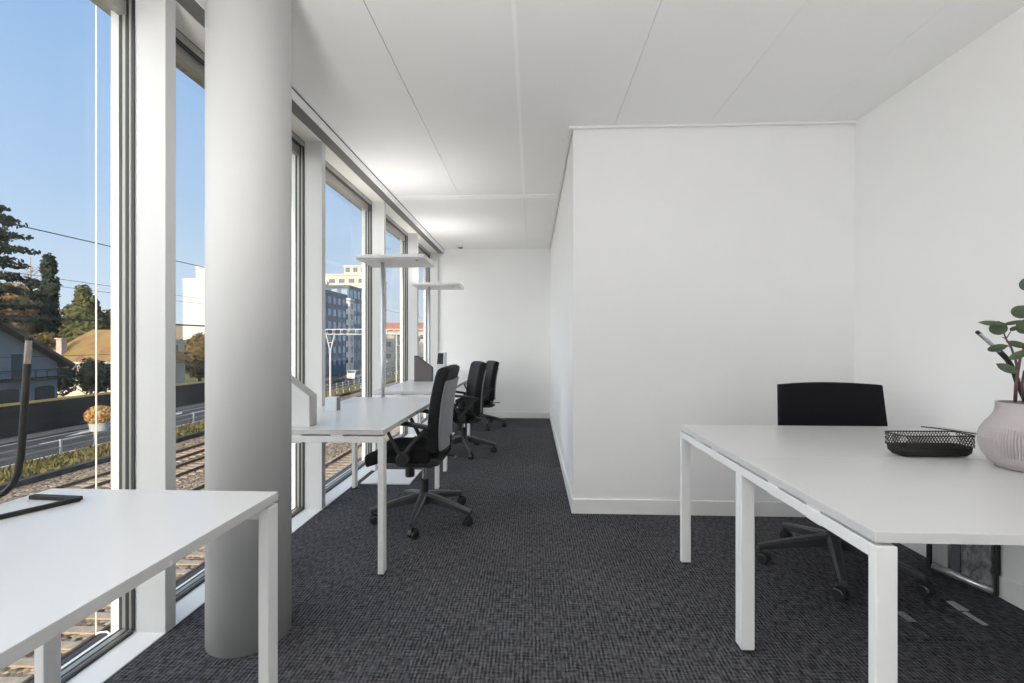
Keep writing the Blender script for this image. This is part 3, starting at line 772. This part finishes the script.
b = NB(); plate(.085, .125, .05, .34, .27); obj('dark_card', b, 'mid_grey', t)
b = NB(); N = 12
G = [[b.verts.new(A0 + dd * (.13 + .11 * i / N) + nrm * (.24 + R.uniform(-.16, .16)) + Vector((0, 0, .035 + .30 * j / N))) for j in range(N + 1)] for i in range(N + 1)]
for i in range(N):
    for j in range(N): b.faces.new((G[i][j], G[i + 1][j], G[i + 1][j + 1], G[i][j + 1]))
obj('crumpled_wrap', b, 'film_cloudy', t, label='crumpled wrapping film in the bag')

# floor box
t = thing('floor_box', 'carpeted floor socket box with pale tabs under the right desk', 'floor box', (1.735, 2.03, 0))
b = NB(); box(b, -.17, .17, -.15, .15, 0, .003); obj('lid', b, 'carpet', t)
b = NB(); prism(b, [(.135, .13), (.165, .13), (.168, .058), (.126, .058)], 'z', .003, .0065); obj('handle_tab', b, 'tag', t, label='pale grey handle tab')
b = NB(); prism(b, [(.125, .045), (.148, .050), (.150, -.045), (.128, -.045)], 'z', .003, .0055); obj('label_strip', b, 'tag', t, label='pale label strip')
b = NB(); prism(b, [(-.16, .04), (-.125, .04), (-.125, -.035), (-.16, -.035)], 'z', .003, .005); tb = obj('dark_tab', b, 'mid_grey', t)
b = NB()
for k in range(3): box(b, -.150 + .004 * k, -.143 + .004 * k, .025 - .022 * k, .031 - .022 * k, .005, .0062)
obj('dot', b, 'tag', tb)

# ------------------------------------------------------------------ outside
ZG = -6.33
def ground(name, x0, x1, m, z, y0=-20, y1=400):
    b = NB(); box(b, x0, x1, y0, y1, z - .5, z); o = struct(name, b, m); return o
ground('ground_ballast', -27.2, 3, 'ballast', ZG - .05)
ground('ground_verge', -31.4, -27.2, 'verge', ZG + .12)
ground('ground_road', -38.8, -31.4, 'asphalt', ZG + .05)
ground('ground_pavement', -43.6, -38.8, 'pavement', ZG + .16)
ground('ground_gardens', -420, -43.6, 'verge', ZG)
b = NB(); box(b, -27.35, -26.95, -10, 200, ZG - .1, ZG + .26); struct('trim_60', b, 'kerb')            # low dark edge beside the track bed
# lane marks, and slanted pale quads for sunlight painted on the asphalt
b = NB()
for k in range(26):
    y = 10 + k * 7.5
    prism(b, [(-36.2, y), (-36.5, y), (-36.5, y + 3.2), (-36.2, y + 3.2)], 'z', ZG + .05, ZG + .056)
for k in range(8):
    y = 26 + k * 9.0
    prism(b, [(-37.2, y), (-38.0, y + 2.2), (-38.0, y + 4.4), (-37.2, y + 3.4)], 'z', ZG + .05, ZG + .056)
box(b, -32.0, -31.82, 0, 200, ZG + .05, ZG + .056); box(b, -38.5, -38.35, 0, 200, ZG + .05, ZG + .056)
struct('road_mark_sunlight', b, 'road_paint_sunlight')
# grass tufts along the verge
b = NB(); rg = random.Random(3)
for k in range(9000):
    y = 12 + 100 * rg.random() ** 1.6; x = rg.uniform(-31.2, -27.4); h = rg.uniform(.08, .34) * (1.5 if rg.random() < .12 else 1); a = rg.uniform(0, PI); w = rg.uniform(.05, .16)
    p = Vector((x, y, ZG + .1)); e = Vector((math.cos(a), math.sin(a), 0)) * w; l_ = Vector((rg.uniform(-.1, .1), rg.uniform(-.1, .1), h))
    b.faces.new([b.verts.new(p - e), b.verts.new(p + e), b.verts.new(p + e * .4 + l_)])
o = obj('verge_grass', b, 'grass'); tag(o, 'dry grass on the verge between the road and the tracks', 'grass', kind='stuff')

# railway tracks
sl_me = None
def track(x, y0, n, label):
    global sl_me
    t = thing('railway_track', label, 'railway track', (x, y0, ZG), 0, 'railway tracks')
    for s in (-1, 1):
        b = NB(); q = s * .7525
        prism(b, [(q - .07, .02), (q + .07, .02), (q + .02, .05), (q + .012, .12), (q + .036, .135), (q + .036, .17), (q - .036, .17), (q - .036, .135), (q - .012, .12), (q - .02, .05)], 'y', -20, 180)
        obj('rail', b, 'rail', t)
    if sl_me is None:
        b = NB(); prism(b, [(-1.25, -.05), (1.25, -.05), (1.23, .03), (.45, -.005), (-.45, -.005), (-1.23, .03)], 'y', -.13, .13)
        s0 = obj('sleeper', b, 'sleeper', t); sl_me = s0.data
    else:
        s0 = D.objects.new('sleeper', sl_me); C.objects.link(s0); s0.parent = t
    for k in range(1, n):
        s = s0.copy(); C.objects.link(s); s.parent = t; s.location = (0, .62 * k, 0)
    return t
track(-11.75, 6, 96, 'railway track nearest the building')
track(-16.3, 10, 90, 'second railway track out from the building')
track(-20.6, 14, 80, 'third railway track out from the building')
track(-23.5, 16, 70, 'railway track farthest from the building, beside the grass verge')
# guard rail
t = thing('guard_rail', 'steel guard rail between the grass verge and the road', 'guard rail', (-31.3, 0, ZG + .1))
for z in (.93, .52):
    b = NB(); box(b, -.03, .03, 4, 150, z - .045, z + .045); obj('rail', b, 'galv', t)
b = NB(); box(b, -.05, .05, -.06, .06, 0, 1.05); p0 = obj('post', b, 'post_white', t); p0.location = (.05, 22, 0)
for k in range(1, 50):
    p = p0.copy(); C.objects.link(p); p.location = (.05, 22 + 2.4 * k, 0)
# dark boundary wall, sunlight on its top put into the yellow capping
t = thing('boundary_wall', 'long dark timber wall with sunlit yellow capping beyond the road', 'wall', (-41, 0, ZG + .1))
b = NB(); box(b, -.15, .15, 0, 68, 0, 2.52); obj('panel', b, 'noise_wall', t)
b = NB(); prism(b, [(-.22, 2.52), (.24, 2.52), (.20, 2.70), (-.22, 2.68)], 'y', 0, 68); obj('capping', b, 'wall_cap', t)

# foliage helpers
def leaf_cloud(bm, c, r, n, size, rnd, shell=.55):
    c = Vector(c)
    for _ in range(n):
        while True:
            q = Vector((rnd.uniform(-1, 1), rnd.uniform(-1, 1), rnd.uniform(-1, 1)))
            if shell < q.length <= 1: break
        p = c + Vector((q.x * r[0], q.y * r[1], q.z * r[2]))
        nn = (q + Vector((rnd.uniform(-.7, .7), rnd.uniform(-.7, .7), rnd.uniform(-.5, .9)))).normalized(); s_, t_ = frame_of(nn)
        a = rnd.uniform(0, PI); e = s_ * math.cos(a) + t_ * math.sin(a); f = nn.cross(e); k = size * rnd.uniform(.6, 1.4)
        bm.faces.new([bm.verts.new(p - e * k), bm.verts.new(p + f * k * .6), bm.verts.new(p + e * k), bm.verts.new(p - f * k * .6)])
def tree(name, label, x, y, h, crown, m, seed, size=.35, trunk_r=.25, n=420, group='trees beyond the road'):
    """crown: list of (dx, dy, z, rx, ry, rz) fractions in metres above ground"""
    rnd = random.Random(seed); t = thing(name, label, 'tree', (x, y, ZG), rnd.uniform(0, 6), group)
    b = NB(); top = max(c[2] for c in crown); tube(b, [(0, 0, 0), (.1, .05, top * .5), (0, 0, top)], [trunk_r, trunk_r * .7, trunk_r * .25], 10)
    for c in crown: tube(b, [(0, 0, max(.6, c[2] - c[5] * 1.2)), (c[0], c[1], c[2])], [trunk_r * .35, trunk_r * .12], 6)
    obj('trunk', b, 'bark', t)
    b = NB()
    for (dx, dy, z, rx, ry, rz) in crown:
        leaf_cloud(b, (dx, dy, z), (rx, ry, rz), int(n * max(.4, min(3, rx * rz / 3))), size, rnd, .35)
        blob(b, (dx, dy, z), (rx * .72, ry * .72, rz * .72), 2, .25, rnd)
    obj('foliage', b, m, t)
    return t
def cr_blob(rx, z0, z1, k, rnd):
    out = []
    for i in range(k):
        f = rnd.random(); z = z0 + (z1 - z0) * f; sp = rx * (1 - .7 * abs(f - .4))
        a = rnd.uniform(0, 6.3); d = rnd.uniform(0, sp * .6)
        out.append((d * math.cos(a), d * math.sin(a), z, sp * rnd.uniform(.45, .7), sp * rnd.uniform(.45, .7), (z1 - z0) * rnd.uniform(.16, .26)))
    return out
def cedar(label, x, y, h, seed):
    rnd = random.Random(seed); t = thing('cedar_tree', label, 'tree', (x, y, ZG), 0, 'trees beyond the road')
    b = NB(); tube(b, [(0, 0, 0), (.1, 0, h * .5), (0, 0, h)], [.38, .26, .05], 10); tr = b
    f = NB(); z = 9.4
    while z < h:
        k = 1 - (z - 7) / (h - 5)
        for j in range(7):
            a = j * 2 * PI / 7 + z * 1.7 + rnd.uniform(-.3, .3); L = (1.8 + 3.6 * k) * rnd.uniform(.75, 1.1); e = Vector((math.cos(a), math.sin(a), 0))
            tube(tr, [Vector((0, 0, z)), e * L * .5 + Vector((0, 0, z + .25)), e * L + Vector((0, 0, z + .1))], [.09, .06, .02], 5)
            for q in (.45, .7, .95): leaf_cloud(f, e * L * q + Vector((0, 0, z + .2)), (L * .22 + .3, L * .22 + .3, .28), 70, .20, rnd, .0)
        z += 1.15
    obj('trunk', tr, 'bark', t); obj('foliage', f, 'leaf_dark', t); return t
rt = random.Random(21)
cedar('dark cedar with layered boughs at the left picture edge, above the blue grey house', -45.3, 34.4, 19.5, 5)
# tall ivy-clad tree, a column of foliage
tree('ivy_tree', 'tallest dark tree, a narrow ivy clad column behind the houses', -82.4, 75, 23, [(0, 0, 20.6, 1.1, 1.1, 2.4), (.2, 0, 17, 1.35, 1.3, 2.8), (-.2, .2, 13.5, 1.4, 1.4, 3.0), (0, .3, 10, 1.7, 1.7, 3), (.2, 0, 6.5, 2.2, 2.2, 3.4), (-2.0, -.6, 17.6, 1.1, 1.1, .9), (-2.3, 0, 15.6, 1.2, 1.2, 1.0)], 'leaf_dark', 31, .38, .5, 420)
tree('broad_tree', 'rounded dark green tree right of the tall ivy clad one', -78.3, 77, 18, [(0, 0, 16.2, 1.2, 1.2, 1.7), (.3, .4, 14.2, 1.9, 1.9, 2.2), (-.9, 0, 12.2, 2.2, 2.2, 2.4), (1.2, 0, 11, 2.4, 2.4, 2.6), (0, 0, 8.5, 3.6, 3.4, 3.2), (2.4, 1, 8, 2.2, 2.2, 2.6)], 'leaf_green', 32, .38, .45)
tree('broad_tree', 'smaller olive green tree at the right of the group, beside the window fin', -77, 80.5, 14, [(0, 0, 11.5, 2.2, 2.2, 2.2), (1.5, 0, 9, 3, 3, 3), (-1.8, 0, 8, 2.8, 2.8, 2.8), (3.5, 0, 7.5, 3, 3, 2.4)], 'leaf_mixed', 33, .36, .4)
tree('broad_tree', 'brown autumn tree behind the roof of the blue grey house', -83.5, 69, 17, cr_blob(5.5, 6, 15.5, 14, rt), 'leaf_brown', 34, .38, .4)
tree('broad_tree', 'russet autumn tree low between the two house roofs', -75, 66.5, 10, cr_blob(4, 3, 8.5, 8, rt), 'leaf_mixed', 35, .36, .35)
tree('broad_tree', 'pale brown autumn tree left of the tall ivy clad one', -89, 76, 18, cr_blob(6, 6, 15, 12, rt), 'leaf_brown', 36, .4, .4)
# bare tree
t = thing('bare_tree', 'leafless pinkish tree standing against the sky left of the ivy clad tree', 'tree', (-92.5, 81, ZG), 0, 'trees beyond the road')
b = NB(); tube(b, [(0, 0, 0), (.1, 0, 12), (0, 0, 23.5)], [.35, .22, .04], 8)
for k in range(70):
    z = rt.uniform(8, 21); a = rt.uniform(0, 6.3); L = (23 - z) * .28 + .8; e = Vector((math.cos(a), math.sin(a), rt.uniform(.3, .9)))
    tube(b, [(0, 0, z), e * L * .5 + Vector((0, 0, z)), e * L + Vector((0, 0, z + .3))], [.07, .045, .012], 5)
    for q in range(2):
        p = e * L * rt.uniform(.4, .9) + Vector((0, 0, z)); tube(b, [p, p + Vector((rt.uniform(-.8, .8), rt.uniform(-.8, .8), rt.uniform(.2, .8)))], [.03, .01], 4)
obj('trunk', b, 'twig', t)
# shrubs seen in the second window
tree('broad_tree', 'bushy yellowing tree in front of the tall white block', -65.5, 88, 8, [(0, 0, 7.5, 2.2, 2.2, 2.2), (-2, 0, 6, 2.4, 2.4, 2.4), (1.8, 0, 5, 2.6, 2.6, 2.6), (-1, 0, 3.2, 3.4, 3, 2.6)], 'leaf_mixed', 41, .34, .3)
tree('broad_tree', 'dark green tree at the foot of the tall white block', -62, 94, 9, [(0, 0, 6.5, 2.4, 2.4, 3), (-3, 0, 4.5, 3, 3, 2.8), (-6, 0, 3.8, 3, 3, 2.4)], 'leaf_dark', 42, .34, .3)

# planter with orange shrub, on the near edge of the road
t = thing('planter', 'white tub with a round orange shrub beside the road', 'planter', (-36.8, 37.6, ZG + .05))
b = NB(); lathe(b, [(.52, 0), (.62, .05), (.68, .62), (.72, .66), (.72, .72), (.62, .72), (.6, .6)], seg=32); obj('tub', b, 'post_white', t)
b = NB(); rs = random.Random(8); blob(b, (0, 0, 1.35), (.8, .8, .62), 2, .15, rs); leaf_cloud(b, (0, 0, 1.38), (1.02, 1.02, .82), 1500, .085, rs, .6); obj('shrub', b, 'leaf_orange', t)

# houses
def opening(parent, name, m, face, a0, a1, z0, z1, x, dpt=.12, arched=False):
    b = NB(); pts = [(a0, z0), (a1, z0), (a1, z1)]
    if arched: pts += [(a0 + (a1 - a0) * (.5 + .5 * math.cos(q)), z1 + .28 * (a1 - a0) * .5 * math.sin(q)) for q in [PI * i / 8 for i in range(1, 8)]]
    pts.append((a0, z1))
    prism(b, pts, 'x' if face == 'x' else 'y', x - dpt / 2, x + dpt / 2); return obj(name, b, m, parent)
# house with gable towards the road
t = thing('house', 'blue grey gabled house in shade behind the boundary wall', 'house', (-48, 36, ZG))
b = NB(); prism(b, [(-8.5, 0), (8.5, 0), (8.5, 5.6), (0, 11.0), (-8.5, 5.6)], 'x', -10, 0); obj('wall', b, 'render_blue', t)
b = NB(); prism(b, [(-9.4, 5.1), (0, 11.1), (9.4, 5.1), (9.4, 5.42), (0, 11.45), (-9.4, 5.42)], 'x', -10.6, 1.0); obj('roof', b, 'roof_dark', t)
b = NB(); box(b, 0, 1.0, -8.4, 8.8, 4.0, 4.25); bal = obj('balcony', b, 'wood_dark', t)
b = NB(); box(b, .9, .97, -8.4, 8.8, 4.95, 5.03)
for k in range(18): box(b, .91, .96, -8.35 + k * 1.0, -8.29 + k * 1.0, 4.25, 5.0)
obj('railing', b, 'wood_dark', bal)
for a0, a1 in ((4.4, 5.3), (1.6, 2.5)): opening(t, 'shutter', 'shutter', 'x', a0, a1, 4.3, 6.5, 0)
for a0, a1 in ((2.6, 4.3), (6.4, 7.3)): opening(t, 'window', 'render_blue', 'x', a0, a1, 4.4, 6.3, 0, .06)
for a0, a1 in ((3.4, 5.0), (6.4, 8.2)): opening(t, 'garage_opening', 'dark_opening', 'x', a0, a1, .1, 3.1, 0, .1, True)
b = NB(); box(b, -4.2, -3.3, -3.2, -2.3, 8.0, 12.0); obj('chimney', b, 'chimney', t)
# house with the sunlit hipped roof
t = thing('house', 'cream house with a sunlit mossy tan hipped roof', 'house', (-63.0, 67.5, ZG))
b = NB(); box(b, -6.6, 6.6, -5, 5, 0, 5.0); obj('wall', b, 'cream', t)
b = NB(); ev = [(-7.4, -5.7, 4.85), (7.4, -5.7, 4.85), (7.4, 5.7, 4.85), (-7.4, 5.7, 4.85)]; rd = [(-4.2, 0, 9.6), (4.2, 0, 9.6)]
V = [b.verts.new(p) for p in ev + rd]
for f in ((0, 1, 5, 4), (1, 2, 5), (2, 3, 4, 5), (3, 0, 4), (0, 3, 2, 1)): b.faces.new([V[i] for i in f])
obj('roof', b, 'roof_tan', t)
b = NB(); box(b, -7.4, 7.4, -5.85, -5.68, 4.6, 4.9); obj('gutter', b, 'post_white', t)
b = NB(); box(b, -5.0, -4.2, -4.6, -3.8, 5.2, 8.1); box(b, -5.12, -4.08, -4.72, -3.68, 8.1, 8.3); obj('chimney', b, 'chimney', t)
b = NB(); box(b, 2.0, 2.8, -.4, .4, 9.0, 11.2); obj('chimney', b, 'chimney', t)
for a0 in (-6.2, -3.4, -.6, 2.2, 5.0): opening(t, 'window', 'pane', 'y', a0, a0 + 1.1, 1.6, 3.4, -5, .1)
tree('hedge_tree', 'ivy and shrubs hanging between the blue grey house and the tan roofed house', -55.5, 55.5, 6, [(0, 0, 3.6, 1.6, 1.6, 2.2), (-2.5, 1, 3.2, 1.8, 1.8, 2.0), (2.4, 2, 3.0, 1.8, 1.8, 2.4), (4.6, 3, 3.0, 2, 2, 2.2)], 'leaf_dark', 51, .26, .18)

def block(name, label, loc, W, Dp, H, m, cols, rows, wm='pane', side_cols=4, win=(1.5, 1.5), z0=2.0, group='distant buildings', balcony=False, parapet=True):
    """building: -Y face is W wide, +X face is Dp deep; loc is its near right ground corner"""
    t = thing(name, label, 'building', loc, 0, group)
    b = NB(); box(b, -W, 0, 0, Dp, -2, H); obj('wall', b, m, t)
    if parapet:
        b = NB(); box(b, -W - .2, .2, -.2, Dp + .2, H, H + .5); obj('roof', b, m, t)
    fh = (H - z0) / rows
    for r_ in range(rows):
        z = z0 + r_ * fh + fh * .2
        for c in range(cols):
            x = -W + W * (c + .5) / cols; b = NB(); box(b, x - win[0] / 2, x + win[0] / 2, -.06, .06, z, z + win[1]); obj('window', b, wm, t)
        for c in range(side_cols):
            y = Dp * (c + .5) / side_cols; b = NB(); box(b, -.06, .06, y - win[0] / 2, y + win[0] / 2, z, z + win[1]); obj('window', b, wm, t)
        if balcony:
            b = NB(); box(b, -W * .96, -W * .55, -1.2, 0, z - .5, z + .4); obj('balcony', b, 'post_white', t)
    return t
# tall white block, second window
block('apartment_block', 'tall sunlit white block seen between the first fin and the column', (-90, 150, ZG), 23, 14, 33.0, 'white_render', 1, 6, side_cols=2, win=(.01, .01))
block('apartment_block', 'lower white block stepping down left of the tall white one', (-113.3, 151, ZG), 5.0, 12, 29, 'white_render', 1, 5, side_cols=1, win=(.01, .01))
block('house', 'small cream house at the foot of the white blocks', (-96, 118, ZG), 14, 8, 8, 'cream', 4, 2, side_cols=2)
# cream apartment block in the third window
cream_block = block('apartment_block', 'large cream apartment block beyond the slate blue one', (-57, 156, ZG), 24, 22, 31.0, 'cream', 7, 9, side_cols=6, win=(2.0, 1.4), balcony=True)
ph = block('penthouse', 'cream penthouse storey set on the large cream block', (-57.2, 157, ZG + 31.5), 8.0, 10, 2.6, 'cream', 3, 1, side_cols=3, win=(1.5, 1.5), z0=.3)
ph.parent = cream_block; ph.location = (-.2, 1.0, 31.5)
for k_ in ('label', 'category', 'group'): del ph[k_]
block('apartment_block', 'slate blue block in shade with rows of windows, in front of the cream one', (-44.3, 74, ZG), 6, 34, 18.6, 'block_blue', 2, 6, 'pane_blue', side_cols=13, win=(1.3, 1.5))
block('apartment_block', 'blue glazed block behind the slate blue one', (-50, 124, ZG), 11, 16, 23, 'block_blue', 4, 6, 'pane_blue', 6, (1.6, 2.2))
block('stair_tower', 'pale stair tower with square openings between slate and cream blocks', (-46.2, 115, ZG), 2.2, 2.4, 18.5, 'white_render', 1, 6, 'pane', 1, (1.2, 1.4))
block('house', 'low cream building at the far end of the slate block', (-43, 142, ZG), 7, 16, 9.5, 'cream', 2, 2, side_cols=4)
# fourth window
block('house', 'white building below the red roofs in the fourth window', (-66, 230, ZG), 22, 14, 11, 'white_render', 5, 3, side_cols=3, win=(2, 1.6))
t = thing('house', 'red roofed house on the hillside in the fourth window', 'house', (-74, 262, ZG), 0, 'distant buildings')
b = NB(); box(b, -16, 16, -6, 6, 0, 15); obj('wall', b, 'cream', t)
b = NB(); prism(b, [(-7, 14.6), (7, 14.6), (0, 19.5)], 'x', -17, 17); obj('roof', b, 'roof_red', t)
for k in range(6): opening(t, 'window', 'pane', 'y', -14 + k * 5, -12 + k * 5, 10, 12.4, -6, .1)
tree('broad_tree', 'dark tree beside the tracks in the fourth window', -50.5, 170, 14, cr_blob(5, 4, 11, 8, rt), 'leaf_mixed', 61, .5, .4)
tree('broad_tree', 'brown tree beside the white building in the fourth window', -52, 190, 14, cr_blob(6, 4, 12, 8, rt), 'leaf_brown', 62, .6, .4)
tree('broad_tree', 'green tree far along the tracks in the last window', -36, 170, 14, cr_blob(5, 4, 13, 8, rt), 'leaf_green', 63, .5, .4)
# wooded hills
for nm, x0, x1, y, h, s in (('hill_west', -420, -60, 330, 26, 3), ('hill_north', -200, 60, 400, 20, 4)):
    b = NB(); rh = random.Random(s); N = 40; top = []; bot = []
    prism(b, [(x0, ZG - 2)] + [(x0 + (x1 - x0) * i / N, ZG + h * (.65 + .35 * math.sin(i * .35 + s)) * (.9 + .1 * rh.random()) * math.sin(PI * (.12 + .8 * i / N))) for i in range(N + 1)] + [(x1, ZG - 2)], 'y', y, y + 90)
    struct(nm, b, 'hill')
for nm, y0, y1, x, h, s in (('hill_side', 40, 330, -230, 22, 7),):
    b = NB(); rh = random.Random(s); N = 40
    prism(b, [(y0, ZG - 2)] + [(y0 + (y1 - y0) * i / N, ZG + h * (.7 + .3 * math.sin(i * .5 + s)) * (.93 + .07 * rh.random())) for i in range(N + 1)] + [(y1, ZG - 2)], 'x', x - 90, x)
    struct(nm, b, 'hill')
# catenary portal over the tracks
t = thing('catenary_portal', 'pale lattice catenary portal spanning the railway tracks', 'portal', (-24.98, 56, ZG))
b = NB()
for y in (-.25, .25):
    for z in (8.65, 9.25): bar(b, (-.6, y, z), (15.2, y, z), .09, .09)
    for k in range(17): bar(b, (-.5 + k * .95, y, 8.65), (-.5 + k * .95, y, 9.25), .10, .08, (0, 1, 0))
obj('beam', b, 'post_white', t)
for x in (0, 14.8):
    b = NB(); bar(b, (x, 0, 0), (x, 0, 6.6), .19, .2, (0, 1, 0)); bar(b, (x, 0, 6.5), (x - .55, 0, 8.7), .12, .12, (0, 1, 0)); bar(b, (x, 0, 6.5), (x + .55, 0, 8.7), .12, .12, (0, 1, 0)); bar(b, (x - .3, 0, 7.6), (x + .3, 0, 7.6), .1, .1)
    obj('mast', b, 'post_white', t)
t = thing('catenary_mast', 'slim mast with a slanting pale cantilever arm beyond the portal', 'mast', (-25.9, 72, ZG))
b = NB(); bar(b, (0, 0, 0), (0, 0, 6.2), .2, .2, (0, 1, 0)); obj('pole', b, 'galv', t)
b = NB(); bar(b, (-.4, 0, 5.7), (3.2, 0, 4.6), .14, .14); bar(b, (-.2, 0, 5.2), (3.0, 0, 4.5), .08, .08); bar(b, (0, 0, 6.4), (.6, 0, 5.5), .1, .1); obj('cantilever', b, 'post_white', t)
t = thing('catenary_mast', 'thin grey mast standing on the verge in the fourth window', 'mast', (-26.2, 88, ZG))
b = NB(); bar(b, (0, 0, 0), (0, 0, 9.5), .22, .22, (0, 1, 0)); obj('pole', b, 'post_white', t)
b = NB(); bar(b, (0, 0, 7.2), (3.0, 0, 6.7), .1, .1); obj('cantilever', b, 'post_white', t)
# overhead wires
def wire(label, x, z, r=.012):
    b = NB(); tube(b, [(0, -15 + 12 * k, .25 * ((k % 5) - 2) ** 2 * .12) for k in range(16)], r, 6); o = obj('overhead_wire', b, 'wire')
    o.location = (x, 0, z); tag(o, label, 'wire', 'overhead railway wires'); return o
wire('highest overhead wire crossing the blue sky', -20.0, 5.75, .022)
wire('thick dark feeder wire crossing in front of the trees', -12.6, 1.82, .03)
wire('thin contact wire crossing in front of the blue grey house, upper', -16.5, .72, .010)
wire('thin contact wire crossing in front of the blue grey house, lower', -20.6, -.02, .012)
wire('thin overhead wire low in the sky right of the trees, upper', -57, 8.9, .03)
wire('thin overhead wire low in the sky right of the trees, lower', -57, 8.0, .03)
# cars by the road
def car(label, x, y, m, van=False):
    t = thing('car', label, 'car', (x, y, ZG + .05), 0, 'cars on the road')
    b = NB(); hb = 1.5 if not van else 1.95
    prism(b, [(-2.1, .28), (2.1, .28), (2.15, .75), (1.9, .95), (.95, hb * .62), (.5, hb), (-1.5, hb), (-2.1, .95)][::1], 'x', -.85, .85); bd = obj('body', b, m, t, bevel=.06)
    b = NB(); prism(b, [(.98, .98), (.55, hb - .08), (-1.4, hb - .08), (-1.85, .98)], 'x', -.865, .865); obj('side_window', b, 'pane', bd)
    b = NB(); bar(b, (0, -2.02, 1.02), (0, -1.55, hb - .1), 1.4, .04); obj('windscreen', b, 'pane', bd)
    for s in (-1, 1):
        b = NB(); box(b, s * .62 - .16, s * .62 + .16, -2.16, -2.06, .62, .80); obj('headlight', b, 'headlight', t)
        for y_ in (-1.3, 1.3):
            b = NB(); tube(b, [(s * .70, y_, .31), (s * .88, y_, .31)], .31, 18); obj('wheel', b, 'wheel', t)
    return t
car('dark car facing the camera on the road below the slate blue block', -36.2, 82, 'car_dark')
car('white van parked beyond the dark car', -36.8, 94, 'car_white', True)
car('dark parked car between the slate block and the white van', -38.0, 88, 'car_dark')
# white picket posts on the verge
b = NB(); box(b, -.05, .05, -.05, .05, 0, .55); pk = obj('marker_post', b, 'post_white'); pk.location = (-28.0, 58, ZG + .1)
PL = 'short white marker post on the grass verge beside the tracks'
tag(pk, PL, 'post', 'white marker posts on the verge')
for k in range(1, 12):
    p = pk.copy(); C.objects.link(p); p.location = (-28.0, 58 + 2.3 * k, ZG + .1)

# ------------------------------------------------------------------ light, camera, world
SKY_FILL_GLOW, SKY_BASE = 2.3, 1.06
sun = D.lights.new('sun', 'SUN'); sun.energy = 4.2; sun.angle = math.radians(.6); sun.color = (1, .86, .68)
so = D.objects.new('sun', sun); C.objects.link(so)
sd = Vector((-.037, -1, .30)).normalized()
so.rotation_euler = sd.to_track_quat('Z', 'Y').to_euler()
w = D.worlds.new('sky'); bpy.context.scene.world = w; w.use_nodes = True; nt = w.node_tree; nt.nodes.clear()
out = nt.nodes.new('ShaderNodeOutputWorld'); bg = nt.nodes.new('ShaderNodeBackground'); tc = nt.nodes.new('ShaderNodeTexCoord')
sp = nt.nodes.new('ShaderNodeSeparateXYZ'); rp = nt.nodes.new('ShaderNodeValToRGB')
nt.links.new(tc.outputs['Generated'], sp.inputs[0]); nt.links.new(sp.outputs['Z'], rp.inputs[0]); nt.links.new(rp.outputs[0], bg.inputs[0]); nt.links.new(bg.outputs[0], out.inputs[0])
el = rp.color_ramp.elements
el[0].position = 0.0; el[0].color = (.70, .79, .88, 1)
el[1].position = 1.0; el[1].color = (.20, .38, .74, 1)
for p, c in ((.10, (.60, .73, .89)), (.25, (.45, .62, .87)), (.5, (.32, .51, .83))):
    e = el.new(p); e.color = (*c, 1)
# white sky glow added well west of the sun, unseen, to light the room
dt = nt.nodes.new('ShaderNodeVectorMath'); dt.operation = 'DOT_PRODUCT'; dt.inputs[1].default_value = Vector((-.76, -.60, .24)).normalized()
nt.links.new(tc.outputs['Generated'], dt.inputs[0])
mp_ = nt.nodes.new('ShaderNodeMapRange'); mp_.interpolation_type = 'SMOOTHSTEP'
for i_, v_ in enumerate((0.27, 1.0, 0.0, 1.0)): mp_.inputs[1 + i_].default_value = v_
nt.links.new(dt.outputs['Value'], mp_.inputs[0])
ms = nt.nodes.new('ShaderNodeMath'); ms.operation = 'MULTIPLY_ADD'; ms.inputs[1].default_value = SKY_FILL_GLOW; ms.inputs[2].default_value = SKY_BASE
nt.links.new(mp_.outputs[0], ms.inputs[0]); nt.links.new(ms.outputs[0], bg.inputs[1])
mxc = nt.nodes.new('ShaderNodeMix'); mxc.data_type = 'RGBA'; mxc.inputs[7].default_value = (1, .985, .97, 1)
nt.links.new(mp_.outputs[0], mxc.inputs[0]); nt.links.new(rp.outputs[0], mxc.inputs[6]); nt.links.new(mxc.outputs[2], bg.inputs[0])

cam = D.cameras.new('camera'); cam.lens = CF / 1024 * 36; cam.sensor_width = 36; cam.sensor_fit = 'HORIZONTAL'; cam.clip_end = 1000; cam.clip_start = .05
cam.shift_y = (CV - 341.5) / 1024
co = D.objects.new('camera', cam); C.objects.link(co); co.location = (0, 0, CAMH); co.rotation_euler = (PI / 2, 0, _a)
sc = bpy.context.scene; sc.camera = co
vs = sc.view_settings; vs.view_transform = 'Standard'; vs.look = 'None'; vs.gamma = 1; vs.use_curve_mapping = False; vs.exposure = 0.0
sc.cycles.max_bounces = 12; sc.cycles.diffuse_bounces = 8; sc.cycles.transparent_max_bounces = 16
